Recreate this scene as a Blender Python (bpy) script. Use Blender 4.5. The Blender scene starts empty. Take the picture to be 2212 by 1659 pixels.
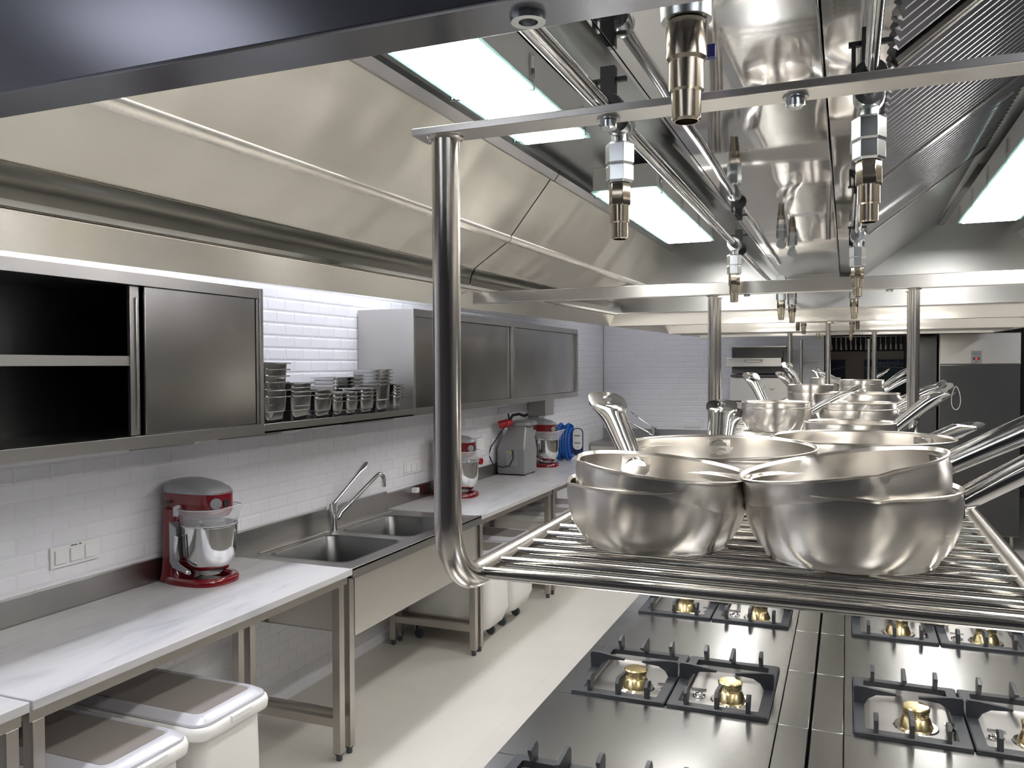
import bpy, bmesh, math, random
from mathutils import Vector, Matrix
random.seed(7)
PI = math.pi
C = bpy.context.scene.collection
sc = bpy.context.scene

# ---------------------------------------------------------------- camera
def norm(v):
    l = math.sqrt(sum(a*a for a in v)); return [a/l for a in v]
FPX = 1789.0
ay = norm([724, -42.5, FPX])                       # world Y seen by the camera
bx_ = 374.0; by_ = (724*bx_+FPX*FPX)/42.5
azd = norm([bx_, by_, FPX]); az = [-a for a in azd]
ax = [ay[1]*az[2]-ay[2]*az[1], ay[2]*az[0]-ay[0]*az[2], ay[0]*az[1]-ay[1]*az[0]]
cam_d = bpy.data.cameras.new('camera'); cam = bpy.data.objects.new('camera', cam_d); C.objects.link(cam)
cam_d.sensor_width = 36.0; cam_d.lens = FPX/2212*36.0; cam_d.clip_start = 0.05; cam_d.clip_end = 60
right = Vector((ax[0], ay[0], az[0])); down = Vector((ax[1], ay[1], az[1])); fwd = Vector((ax[2], ay[2], az[2]))
mw = Matrix.Identity(4)
for i in range(3):
    mw[i][0] = right[i]; mw[i][1] = -down[i]; mw[i][2] = -fwd[i]
mw[0][3], mw[1][3], mw[2][3] = 0, 0, 1.8
cam.matrix_world = mw
sc.camera = cam
# ---------------------------------------------------------------- world, exposure
sc.view_settings.view_transform = 'Standard'; sc.view_settings.look = 'None'
sc.view_settings.gamma = 1; sc.view_settings.use_curve_mapping = False
sc.view_settings.exposure = 0.0
w = bpy.data.worlds.new('world'); sc.world = w; w.use_nodes = True
w.node_tree.nodes['Background'].inputs[0].default_value = (0.8, 0.85, 0.95, 1)
w.node_tree.nodes['Background'].inputs[1].default_value = 0.03
LAMP_HOOD = 25.0       # strength of the hood lamp diffusers
LAMP_CEIL = 28.0       # strength of the ceiling panels

# ---------------------------------------------------------------- materials
def new_mat(name):
    m = bpy.data.materials.new(name); m.use_nodes = True
    nt = m.node_tree; p = nt.nodes['Principled BSDF']; return m, nt, p
def node(nt, t, **kw):
    n = nt.nodes.new(t)
    for k, v in kw.items(): setattr(n, k, v)
    return n
def coords(nt, scale=(1, 1, 1), rot=(0, 0, 0)):
    tc = node(nt, 'ShaderNodeTexCoord'); mp = node(nt, 'ShaderNodeMapping')
    mp.inputs['Scale'].default_value = scale; mp.inputs['Rotation'].default_value = rot
    nt.links.new(tc.outputs['Object'], mp.inputs['Vector']); return mp.outputs['Vector']
def plain(name, col, rough=0.5, metal=0.0, **kw):
    m, nt, p = new_mat(name)
    p.inputs['Base Color'].default_value = (*col, 1); p.inputs['Roughness'].default_value = rough
    p.inputs['Metallic'].default_value = metal
    for k, v in kw.items(): p.inputs[k].default_value = v
    # faint procedural variation
    v = coords(nt, (3, 3, 3)); nz = node(nt, 'ShaderNodeTexNoise'); nz.inputs['Scale'].default_value = 2.5
    nt.links.new(v, nz.inputs['Vector'])
    mr = node(nt, 'ShaderNodeMapRange'); mr.inputs['To Min'].default_value = max(0, rough-0.04); mr.inputs['To Max'].default_value = min(1, rough+0.04)
    nt.links.new(nz.outputs['Fac'], mr.inputs['Value']); nt.links.new(mr.outputs['Result'], p.inputs['Roughness'])
    return m
def steel(name, col=(0.62, 0.60, 0.57), rough=0.28, aniso=0.6, tan=(0, 0, 1), streak=(60, 1, 60), var=0.10, wave=0.0, wscale=1.5, smudge=0.0, wdir=(1, 1, 1), wdet=0):
    m, nt, p = new_mat(name)
    p.inputs['Metallic'].default_value = 1
    p.inputs['Anisotropic'].default_value = aniso
    cx = node(nt, 'ShaderNodeCombineXYZ')
    for i in range(3): cx.inputs[i].default_value = tan[i]+(.11, .17, .13)[i]   # never exactly along a face normal
    nt.links.new(cx.outputs[0], p.inputs['Tangent'])
    v = coords(nt, streak); nz = node(nt, 'ShaderNodeTexNoise'); nz.inputs['Scale'].default_value = 2; nz.inputs['Detail'].default_value = 2
    nt.links.new(v, nz.inputs['Vector'])
    v2 = coords(nt, (1, 1, 1)); n2 = node(nt, 'ShaderNodeTexNoise'); n2.inputs['Scale'].default_value = 3; n2.inputs['Detail'].default_value = 1.5
    nt.links.new(v2, n2.inputs['Vector'])
    mr = node(nt, 'ShaderNodeMapRange'); mr.inputs['From Min'].default_value = 0.1; mr.inputs['From Max'].default_value = 0.9
    mr.inputs['To Min'].default_value = max(0.02, rough*(1-var)); mr.inputs['To Max'].default_value = rough*(1+var)
    nt.links.new(n2.outputs['Fac'], mr.inputs['Value']); nt.links.new(mr.outputs['Result'], p.inputs['Roughness'])
    c1 = node(nt, 'ShaderNodeMix', data_type='RGBA')
    c1.inputs[6].default_value = (col[0]*.975, col[1]*.975, col[2]*.975, 1); c1.inputs[7].default_value = (col[0]*1.02, col[1]*1.02, col[2]*1.02, 1)
    nt.links.new(nz.outputs['Fac'], c1.inputs[0])
    c2 = node(nt, 'ShaderNodeMix', data_type='RGBA', blend_type='MULTIPLY'); c2.inputs[7].default_value = (1-smudge*3, 1-smudge*3, 1-smudge*3, 1)
    m2 = node(nt, 'ShaderNodeMapRange'); m2.inputs['From Min'].default_value = 0.35; m2.inputs['From Max'].default_value = 0.8; nt.links.new(n2.outputs['Fac'], m2.inputs['Value'])
    nt.links.new(m2.outputs['Result'], c2.inputs[0]); nt.links.new(c1.outputs[2], c2.inputs[6]); nt.links.new(c2.outputs[2], p.inputs['Base Color'])
    if wave:
        v3 = coords(nt, wdir); n3 = node(nt, 'ShaderNodeTexNoise'); n3.inputs['Scale'].default_value = wscale; n3.inputs['Detail'].default_value = wdet
        nt.links.new(v3, n3.inputs['Vector'])
        b2 = node(nt, 'ShaderNodeBump'); b2.inputs['Strength'].default_value = 1; b2.inputs['Distance'].default_value = wave
        nt.links.new(n3.outputs['Fac'], b2.inputs['Height']); nt.links.new(b2.outputs[0], p.inputs['Normal'])
    return m
def tile(name, axis, w=0.15, h=0.0655, col=(0.80, 0.80, 0.84)):
    m, nt, p = new_mat(name)
    tc = node(nt, 'ShaderNodeTexCoord'); sp = node(nt, 'ShaderNodeSeparateXYZ'); cb = node(nt, 'ShaderNodeCombineXYZ')
    nt.links.new(tc.outputs['Object'], sp.inputs[0]); nt.links.new(sp.outputs[axis], cb.inputs[0]); nt.links.new(sp.outputs[2], cb.inputs[1])
    def brick(ms, sm):
        b = node(nt, 'ShaderNodeTexBrick'); b.inputs['Scale'].default_value = 1; b.inputs['Mortar Size'].default_value = ms
        b.inputs['Mortar Smooth'].default_value = sm; b.inputs['Brick Width'].default_value = w; b.inputs['Row Height'].default_value = h
        b.inputs['Bias'].default_value = 0
        nt.links.new(cb.outputs[0], b.inputs['Vector']); return b
    b1 = brick(0.0012, 0.2); b2 = brick(0.012, 1.0)
    b1.inputs['Color1'].default_value = (*col, 1); b1.inputs['Color2'].default_value = (col[0]*.97, col[1]*.97, col[2]*.97, 1)
    b1.inputs['Mortar'].default_value = (0.70, 0.70, 0.72, 1)
    nt.links.new(b1.outputs['Color'], p.inputs['Base Color'])
    bp = node(nt, 'ShaderNodeBump', invert=True); bp.inputs['Strength'].default_value = 0.6; bp.inputs['Distance'].default_value = 0.003
    nt.links.new(b2.outputs['Fac'], bp.inputs['Height']); nt.links.new(bp.outputs[0], p.inputs['Normal'])
    p.inputs['Roughness'].default_value = 0.22
    return m
def emit(name, col, s, base=(0.9, 0.9, 0.9)):
    m, nt, p = new_mat(name)
    p.inputs['Base Color'].default_value = (*base, 1); p.inputs['Emission Color'].default_value = (*col, 1)
    p.inputs['Emission Strength'].default_value = s; p.inputs['Roughness'].default_value = 0.4
    return m
def glass(name, col=(1, 1, 1), rough=0.05, alpha=0.25):
    m, nt, p = new_mat(name)
    p.inputs['Base Color'].default_value = (*col, 1); p.inputs['Roughness'].default_value = rough
    p.inputs['Alpha'].default_value = alpha; p.inputs['IOR'].default_value = 1.45
    p.inputs['Specular IOR Level'].default_value = 0.8
    return m
def marble(name):
    m, nt, p = new_mat(name)
    v = coords(nt, (5.0, 1.3, 5), (0, 0, 0.35))
    n1 = node(nt, 'ShaderNodeTexNoise'); n1.inputs['Scale'].default_value = 2.2; n1.inputs['Detail'].default_value = 8; n1.inputs['Distortion'].default_value = 0.8
    nt.links.new(v, n1.inputs['Vector'])
    r = node(nt, 'ShaderNodeValToRGB'); e = r.color_ramp.elements
    e[0].position = 0.28; e[0].color = (0.38, 0.38, 0.41, 1); e[1].position = 0.52; e[1].color = (0.52, 0.51, 0.52, 1)
    x = e.new(0.40); x.color = (0.46, 0.46, 0.48, 1)
    nt.links.new(n1.outputs['Fac'], r.inputs[0]); nt.links.new(r.outputs[0], p.inputs['Base Color'])
    p.inputs['Roughness'].default_value = 0.3
    return m
def floor_mat(name):
    m, nt, p = new_mat(name)
    v = coords(nt, (1, 1, 1)); b = node(nt, 'ShaderNodeTexBrick'); b.offset = 0
    b.inputs['Scale'].default_value = 1; b.inputs['Mortar Size'].default_value = 0.0015; b.inputs['Brick Width'].default_value = 0.8; b.inputs['Row Height'].default_value = 0.8
    b.inputs['Color1'].default_value = (0.66, 0.635, 0.585, 1); b.inputs['Color2'].default_value = (0.645, 0.62, 0.57, 1); b.inputs['Mortar'].default_value = (0.58, 0.555, 0.51, 1)
    nt.links.new(v, b.inputs['Vector'])
    n = node(nt, 'ShaderNodeTexNoise'); n.inputs['Scale'].default_value = 3; n.inputs['Detail'].default_value = 6; nt.links.new(v, n.inputs['Vector'])
    mx = node(nt, 'ShaderNodeMix', data_type='RGBA', blend_type='MULTIPLY'); mx.inputs[0].default_value = 0.12
    nt.links.new(b.outputs['Color'], mx.inputs[6]); nt.links.new(n.outputs['Fac'], mx.inputs[7]); 
    # scattered crumbs of dirt
    vo = node(nt, 'ShaderNodeTexVoronoi'); vo.inputs['Scale'].default_value = 3.2; nt.links.new(v, vo.inputs['Vector'])
    lt = node(nt, 'ShaderNodeMath', operation='LESS_THAN'); lt.inputs[1].default_value = 0.018; nt.links.new(vo.outputs['Distance'], lt.inputs[0])
    m2 = node(nt, 'ShaderNodeMix', data_type='RGBA'); m2.inputs[7].default_value = (0.2, 0.18, 0.16, 1)
    nt.links.new(lt.outputs[0], m2.inputs[0]); nt.links.new(mx.outputs[2], m2.inputs[6])
    nt.links.new(m2.outputs[2], p.inputs['Base Color']); p.inputs['Roughness'].default_value = 0.32
    return m

M = {}
M['panel'] = steel('brushed_hood_panel', (0.68, 0.645, 0.585), 0.32, 0.9, (0, 0, 1), (60, 1.2, 60), 0.05, wave=0.03, wscale=1, wdir=(.25, 3.2, .25), wdet=1)
M['end'] = steel('satin_end_panel', (0.52, 0.52, 0.515), 0.33, 0.2, (0, 0, 1), (1.2, 60, 60), 0.1, wave=0.003, wscale=2)
M['darkreflect'] = steel('dark_reflection_steel', (0.16, 0.155, 0.14), 0.23, 0.2, (0, 0, 1), (60, 1.2, 60), 0.06)  # dark reflection above the hood lip, put into the colour
M['rim'] = steel('rim_steel', (0.93, 0.89, 0.835), 0.235, 0.3, (0, 0, 1), (60, 1.2, 60), 0.1)
M['mirror'] = steel('polished_plenum', (0.70, 0.70, 0.71), 0.045, 0.0, (0, 1, 0), (1, 1, 1), 0.2, wave=0.003, wscale=2.4, wdet=1)
M['filter'] = steel('filter_steel', (0.34, 0.34, 0.36), 0.20, 0.3, (0, 1, 0), (60, 1, 60))
M['beam'] = steel('beam_steel', (0.70, 0.68, 0.65), 0.33, 0.8, (0, 0, 1), (1.2, 60, 60))
M['skirt'] = steel('hood_skirt_steel', (0.22, 0.23, 0.26), 0.21, 0.2, (0, 0, 1), (1.2, 60, 60))
M['tube'] = steel('tube_steel', (0.58, 0.55, 0.51), 0.22, 0.3, (0, 0, 1), (30, 30, 3))
M['rod'] = steel('rod_steel', (0.66, 0.64, 0.60), 0.11, 0.0, (0, 0, 1), (2, 30, 30))
M['pot'] = steel('pot_brushed', (0.66, 0.63, 0.59), 0.32, 0.9, (0, 0, 1), (3, 3, 120), 0.06)
M['handle'] = steel('pot_handle_polished', (0.78, 0.77, 0.76), 0.10, 0.0, (0, 0, 1), (3, 3, 3), 0.2, wave=0.0006, wscale=25)
M['cooktop'] = steel('cooktop_steel', (0.55, 0.55, 0.545), 0.22, 0.1, (0, 1, 0), (1.2, 60, 60), 0.15, smudge=0.04, wave=0.0012, wscale=3)
M['cab'] = steel('cabinet_steel', (0.52, 0.505, 0.48), 0.34, 0.5, (0, 0, 1), (60, 1.2, 60), 0.14, smudge=0.04)
M['door'] = steel('cabinet_door_steel', (0.50, 0.485, 0.46), 0.22, 0.4, (0, 0, 1), (60, 1.2, 60), 0.15, smudge=0.07, wave=0.001, wscale=4)
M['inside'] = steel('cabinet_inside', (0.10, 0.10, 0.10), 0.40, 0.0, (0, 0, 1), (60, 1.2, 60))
M['frame'] = steel('table_frame_steel', (0.52, 0.49, 0.45), 0.34, 0.3, (1, 0, 0), (30, 30, 3))
M['sink'] = steel('sink_steel', (0.44, 0.43, 0.42), 0.33, 0.3, (0, 0, 1), (30, 3, 30), smudge=0.03)
M['basin'] = steel('basin_steel_shaded', (0.22, 0.22, 0.22), 0.38, 0.5, (0, 0, 1), (3, 3, 30), smudge=0.03)  # sink steel darkened: shade inside the basins put into the colour
M['apron'] = steel('sink_apron', (0.72, 0.69, 0.64), 0.36, 0.4, (0, 0, 1), (40, 1.2, 40))
M['fridge'] = steel('fridge_door', (0.13, 0.13, 0.13), 0.33, 0.4, (0, 0, 1), (1.2, 40, 40), smudge=0.04)
M['gn'] = steel('gastronorm_steel', (0.62, 0.61, 0.60), 0.18, 0.2, (0, 0, 1), (4, 4, 4), 0.2)
M['chrome'] = plain('chrome', (0.78, 0.78, 0.78), 0.06, 1)
M['zinc'] = plain('zinc_nut', (0.62, 0.65, 0.66), 0.22, 1)
M['nickel'] = plain('nickel_brass_coupling', (0.42, 0.37, 0.30), 0.18, 1)
M['brass'] = plain('brass_burner', (0.72, 0.585, 0.30), 0.24, 1)
M['black'] = plain('black_plastic', (0.015, 0.016, 0.018), 0.45)
M['iron'] = plain('enamelled_iron', (0.030, 0.033, 0.040), 0.42)
M['red'] = plain('red_enamel', (0.17, 0.005, 0.010), 0.16, 0, **{'Coat Weight': 0.6})
M['redplug'] = plain('red_plug_plastic', (0.42, 0.02, 0.03), 0.35)
M['silver'] = plain('silver_paint', (0.38, 0.39, 0.41), 0.30, 0.5)
M['greyplastic'] = plain('machine_grey', (0.27, 0.27, 0.275), 0.40, 0.2)
M['white'] = plain('white_plastic', (0.78, 0.78, 0.78), 0.38)
M['bin'] = plain('bin_plastic', (0.80, 0.79, 0.76), 0.42)
M['lid'] = glass('bin_lid_smoked', (0.30, 0.27, 0.25), 0.18, 0.85)
M['lidedge'] = glass('bin_lid_edge', (0.62, 0.61, 0.66), 0.2, 0.80)
M['shield'] = glass('clear_shield', (0.9, 0.92, 0.95), 0.04, 0.22)
M['glassrim'] = glass('lamp_glass_edge', (0.62, 0.86, 0.84), 0.1, 0.75)
M['shieldedge'] = glass('shield_edge', (0.75, 0.78, 0.82), 0.05, 0.6)
M['marble'] = marble('white_marble')
M['floor'] = floor_mat('beige_floor')
M['tileL'] = tile('white_metro_tile_left', 1); M['tileB'] = tile('white_metro_tile_back', 0)
M['ceil'] = plain('grey_ceiling', (0.35, 0.35, 0.37), 0.7)
M['lampbox'] = plain('lamp_housing_white', (0.62, 0.62, 0.60), 0.4)
M['glow'] = emit('hood_lamp_glow', (1.0, 0.975, 0.93), LAMP_HOOD)
M['dimglow'] = emit('added_reflection_glow', (0.90, 0.90, 1.0), 3.0)  # glow of the added panel behind the camera
M['cglow'] = emit('ceiling_lamp_glow', (0.90, 0.93, 1.0), LAMP_CEIL)
M['blue'] = plain('blue_lever', (0.02, 0.03, 0.25), 0.4)
M['bluehose'] = plain('blue_hose', (0.012, 0.11, 0.45), 0.35)
M['navy'] = plain('navy_poster', (0.012, 0.025, 0.09), 0.45)
M['teal'] = plain('green_poster_picture', (0.05, 0.11, 0.13), 0.45)
M['pale'] = plain('poster_text', (0.32, 0.36, 0.45), 0.5)
M['beige'] = plain('beige_panel', (0.42, 0.38, 0.31), 0.5)
M['greywall'] = plain('dim_grey_wall', (0.16, 0.16, 0.17), 0.5)
M['darkwall'] = plain('dark_room_wall', (0.10, 0.10, 0.11), 0.6)
M['rubber'] = plain('caster_rubber', (0.06, 0.07, 0.08), 0.5)
M['ink'] = plain('dark_ink', (0.05, 0.05, 0.06), 0.5)
M['redled'] = emit('red_display', (1, 0.05, 0.03), 1.2, (0.1, 0.0, 0.0))
M['yellow'] = plain('warning_yellow', (0.75, 0.6, 0.05), 0.5)

# ---------------------------------------------------------------- mesh helpers
class B:
    def __init__(s): s.v = []; s.f = []
    def add(s, vs, fs):
        o = len(s.v); s.v += [tuple(a) for a in vs]; s.f += [tuple(i+o for i in f) for f in fs]; return s
    def box(s, x0, x1, y0, y1, z0, z1):
        if x0 > x1: x0, x1 = x1, x0
        if y0 > y1: y0, y1 = y1, y0
        if z0 > z1: z0, z1 = z1, z0
        return s.add([(x0,y0,z0),(x1,y0,z0),(x1,y1,z0),(x0,y1,z0),(x0,y0,z1),(x1,y0,z1),(x1,y1,z1),(x0,y1,z1)],
              [(3,2,1,0),(4,5,6,7),(0,1,5,4),(1,2,6,5),(2,3,7,6),(3,0,4,7)])
    def loft(s, rings, closed=False, caps=True):
        n = len(rings[0]); vs = [p for r in rings for p in r]; fs = []
        m = len(rings)
        for i in range(m if closed else m-1):
            j = (i+1) % m
            for k in range(n):
                l = (k+1) % n; fs.append((i*n+k, i*n+l, j*n+l, j*n+k))
        if caps and not closed:
            fs.append(tuple(reversed(range(n)))); fs.append(tuple((m-1)*n+k for k in range(n)))
        return s.add(vs, fs)
    def tube(s, path, r, n=16, closed=False, caps=True, flat=None):
        P = [Vector(p) for p in path]; m = len(P); rings = []
        up = None
        for i in range(m):
            if closed: t = (P[(i+1) % m]-P[i-1]).normalized()
            else: t = (P[min(i+1, m-1)]-P[max(i-1, 0)]).normalized()
            if up is None:
                a = Vector((0, 0, 1)) if abs(t.z) < 0.9 else Vector((1, 0, 0))
                up = (a - t*a.dot(t)).normalized()
            else:
                up = (up - t*up.dot(t)).normalized()
            sd = t.cross(up)
            rr = r[i] if isinstance(r, (list, tuple)) else r
            ru, rs = (rr if isinstance(rr, tuple) else (rr, rr))
            rings.append([tuple(P[i]+up*ru*math.cos(2*PI*k/n)+sd*rs*math.sin(2*PI*k/n)) for k in range(n)])
        return s.loft(rings, closed, caps)
    def lathe(s, prof, n=48, c=(0, 0, 0), ax='z', mod=None):
        rings = []
        for (r, z) in prof:
            ring = []
            for k in range(n):
                a = 2*PI*k/n; rr, zz = r, z
                if mod: rr, zz = mod(r, z, a)
                p = (rr*math.cos(a), rr*math.sin(a), zz)
                if ax == 'x': p = (p[2], p[0], p[1])
                if ax == 'y': p = (p[1], p[2], p[0])
                ring.append((c[0]+p[0], c[1]+p[1], c[2]+p[2]))
            rings.append(ring)
        return s.loft(rings)
    def prism(s, pts, axis, a, b):
        def mk(p, q):
            if axis == 'y': return (p[0], q, p[1])
            if axis == 'x': return (q, p[0], p[1])
            return (p[0], p[1], q)
        return s.loft([[mk(p, a) for p in pts], [mk(p, b) for p in pts]])
    def quad(s, a, b, c, d): return s.add([a, b, c, d], [(0, 1, 2, 3)])
    def xf(s, mat):
        s.v = [tuple(mat @ Vector(p)) for p in s.v]; return s
def link(name, b, mat, off=(0, 0, 0), bevel=0, solid=0, sharp=35, smooth=True):
    me = bpy.data.meshes.new(name)
    me.from_pydata([(p[0]-off[0], p[1]-off[1], p[2]-off[2]) for p in b.v], [], b.f)
    bm = bmesh.new(); bm.from_mesh(me); bmesh.ops.remove_doubles(bm, verts=bm.verts, dist=1e-6)
    bmesh.ops.recalc_face_normals(bm, faces=bm.faces); bm.to_mesh(me); bm.free()
    if smooth:
        me.polygons.foreach_set('use_smooth', [True]*len(me.polygons)); me.set_sharp_from_angle(angle=math.radians(sharp))
    if isinstance(mat, str): mat = M[mat]
    me.materials.append(mat)
    o = bpy.data.objects.new(name, me); C.objects.link(o)
    if solid:
        md = o.modifiers.new('solid', 'SOLIDIFY'); md.thickness = solid; md.offset = 0
    if bevel:
        md = o.modifiers.new('bevel', 'BEVEL'); md.width = bevel; md.segments = 2; md.limit_method = 'ANGLE'; md.angle_limit = math.radians(40)
    return o
ORI = {}
def part(name, b, mat, parent, label=None, local=False, bevel=0, solid=0, sharp=35, smooth=True):
    off = (0, 0, 0) if local else ORI[parent.name]
    o = link(name, b, mat, off, bevel, solid, sharp, smooth); o.parent = parent; ORI[o.name] = off
    if label: o['label'] = label
    return o
def thing(name, label, cat, loc=(0, 0, 0), rz=0, group=None):
    o = bpy.data.objects.new(name, None); C.objects.link(o); o.empty_display_size = 0.05
    o.location = loc; o.rotation_euler = (0, 0, rz); o['label'] = label; o['category'] = cat
    if group: o['group'] = group
    ORI[o.name] = tuple(loc)
    return o
def solo(name, b, mat, label, cat, loc=(0, 0, 0), local=False, group=None, **kw):
    o = link(name, b, mat, (0, 0, 0) if local else loc, **kw); o.location = loc
    o['label'] = label; o['category'] = cat; ORI[o.name] = tuple(loc)
    if group: o['group'] = group
    return o
def struct(name, b, mat, **kw):
    o = link(name, b, mat, **kw); o['kind'] = 'structure'; return o
def dup(root, loc, rz=None, label=None, group=None):
    r = root.copy(); C.objects.link(r); r.location = loc
    if rz is not None: r.rotation_euler = (r.rotation_euler[0], r.rotation_euler[1], rz)
    if label: r['label'] = label
    if group: r['group'] = group
    for ch in list(root.children):
        c = ch.copy(); C.objects.link(c); c.parent = r
        for g in list(ch.children):
            d = g.copy(); C.objects.link(d); d.parent = c
    return r
def rrect(x0, x1, y0, y1, r, n=5):
    pts = []
    for cx, cy, a0 in ((x1-r, y1-r, 0), (x0+r, y1-r, PI/2), (x0+r, y0+r, PI), (x1-r, y0+r, 1.5*PI)):
        for k in range(n+1):
            a = a0+PI/2*k/n; pts.append((cx+r*math.cos(a), cy+r*math.sin(a)))
    return pts
def ring2(pts, z): return [(p[0], p[1], z) for p in pts]
def arc(c, r, a0, a1, n, plane='yz', fixed=0):
    out = []
    for k in range(n+1):
        a = a0+(a1-a0)*k/n; u, v = c[0]+r*math.cos(a), c[1]+r*math.sin(a)
        out.append((fixed, u, v) if plane == 'yz' else ((u, fixed, v) if plane == 'xz' else (u, v, fixed)))
    return out
def textobj(name, s, size, mat, parent, loc, rot, local=True):
    cu = bpy.data.curves.new(name, 'FONT'); cu.body = s; cu.size = size; cu.extrude = 0.0004; cu.align_x = 'CENTER'; cu.align_y = 'CENTER'
    t = bpy.data.objects.new(name, cu); C.objects.link(t)
    dg = bpy.context.evaluated_depsgraph_get(); me = bpy.data.meshes.new_from_object(t.evaluated_get(dg))
    bpy.data.objects.remove(t)
    o = bpy.data.objects.new(name, me); C.objects.link(o); me.materials.clear(); me.materials.append(M[mat])
    o.parent = parent; o.location = Vector(loc)-Vector(ORI[parent.name]); o.rotation_euler = rot
    return o

# ================================================================ SETTING
XL, YB, XR, YF, ZC = -2.8, 9.93, 3.3, -2.6, 2.95
struct('floor', B().box(XL-.1, XR+.1, YF-.1, 13.1, -0.1, 0), 'floor')
struct('ceiling', B().box(XL-.1, XR+.1, YF-.1, 13.1, ZC, ZC+.1), 'ceil')
struct('wall_left', B().box(XL-.1, XL, YF-.1, YB+.1, 0, ZC), 'tileL')
struct('wall_back', B().box(XL, -0.24, YB, YB+.12, 0, ZC), 'tileB')
struct('wall_right', B().box(XR, XR+.1, YF-.1, 13.1, 0, ZC), 'greywall')
struct('wall_front', B().box(XL, XR, YF-.1, YF, 0, ZC), 'darkwall')
struct('wall_far', B().box(-0.6, XR, 12.9, 13.0, 0, ZC), 'darkwall')
struct('wall_side', B().box(-0.36, -0.24, YB+.12, 12.9, 0, ZC), 'darkwall')
struct('trim_1', B().box(XL, XL+.012, YB-.012, YB, 0.0, ZC), 'cab')

# ceiling panels (light the aisles)
cl = thing('ceiling_panel_light', 'slim white ceiling batten lamp over the left aisle', 'ceiling light', (-2.42, .6, ZC), 0, 'ceiling panels over the left aisle')
part('frame', B().loft([ring2(rrect(-.11, .11, -.72, .72, .01, 1), 0), ring2(rrect(-.11, .11, -.72, .72, .01, 1), -.03)]), 'white', cl, local=True)
part('diffuser', B().box(-.095, .095, -.70, .70, -.034, -.0305), 'cglow', cl, local=True)
CEILS = [(-2.42, 2.4), (-2.42, 4.2), (-1.9, 8.9), (2.5, 1.2), (2.5, 6.0)]
for x, y in CEILS:
    if x < -2: dup(cl, (x, y, ZC))
    elif y > 8: dup(cl, (x, y, ZC), None, 'added short ceiling batten lamp, out of view, brightening the back wall', 'added ceiling batten near the back wall').scale = (.8, .35, 1)  # unseen batten added to brighten the back wall
    elif x > 2: dup(cl, (x, y, ZC), None, 'slim white ceiling batten lamp over the right aisle', 'ceiling panels over the right aisle')
    elif y < 0: dup(cl, (x, y, ZC), None, 'square white ceiling panel lamp over the near end of the cooking island', 'ceiling panel at the near end')
    else: dup(cl, (x, y, ZC), None, 'square white ceiling panel lamp near the tall refrigerator', 'ceiling panel at the far end')
dl = thing('ceiling_panel_light', 'added dim glowing square behind the camera, reflected in the hood skirt', 'ceiling light', (-2.1, -1.15, ZC))  # unseen panel added to make the bright patch reflected in the skirt
part('frame', B().loft([ring2(rrect(-.32, .32, -.32, .32, .01, 1), 0), ring2(rrect(-.32, .32, -.32, .32, .01, 1), -.03)]), 'white', dl, local=True)
part('diffuser', B().box(-.29, .29, -.29, .29, -.034, -.0305), 'dimglow', dl, local=True)
del cl

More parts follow.
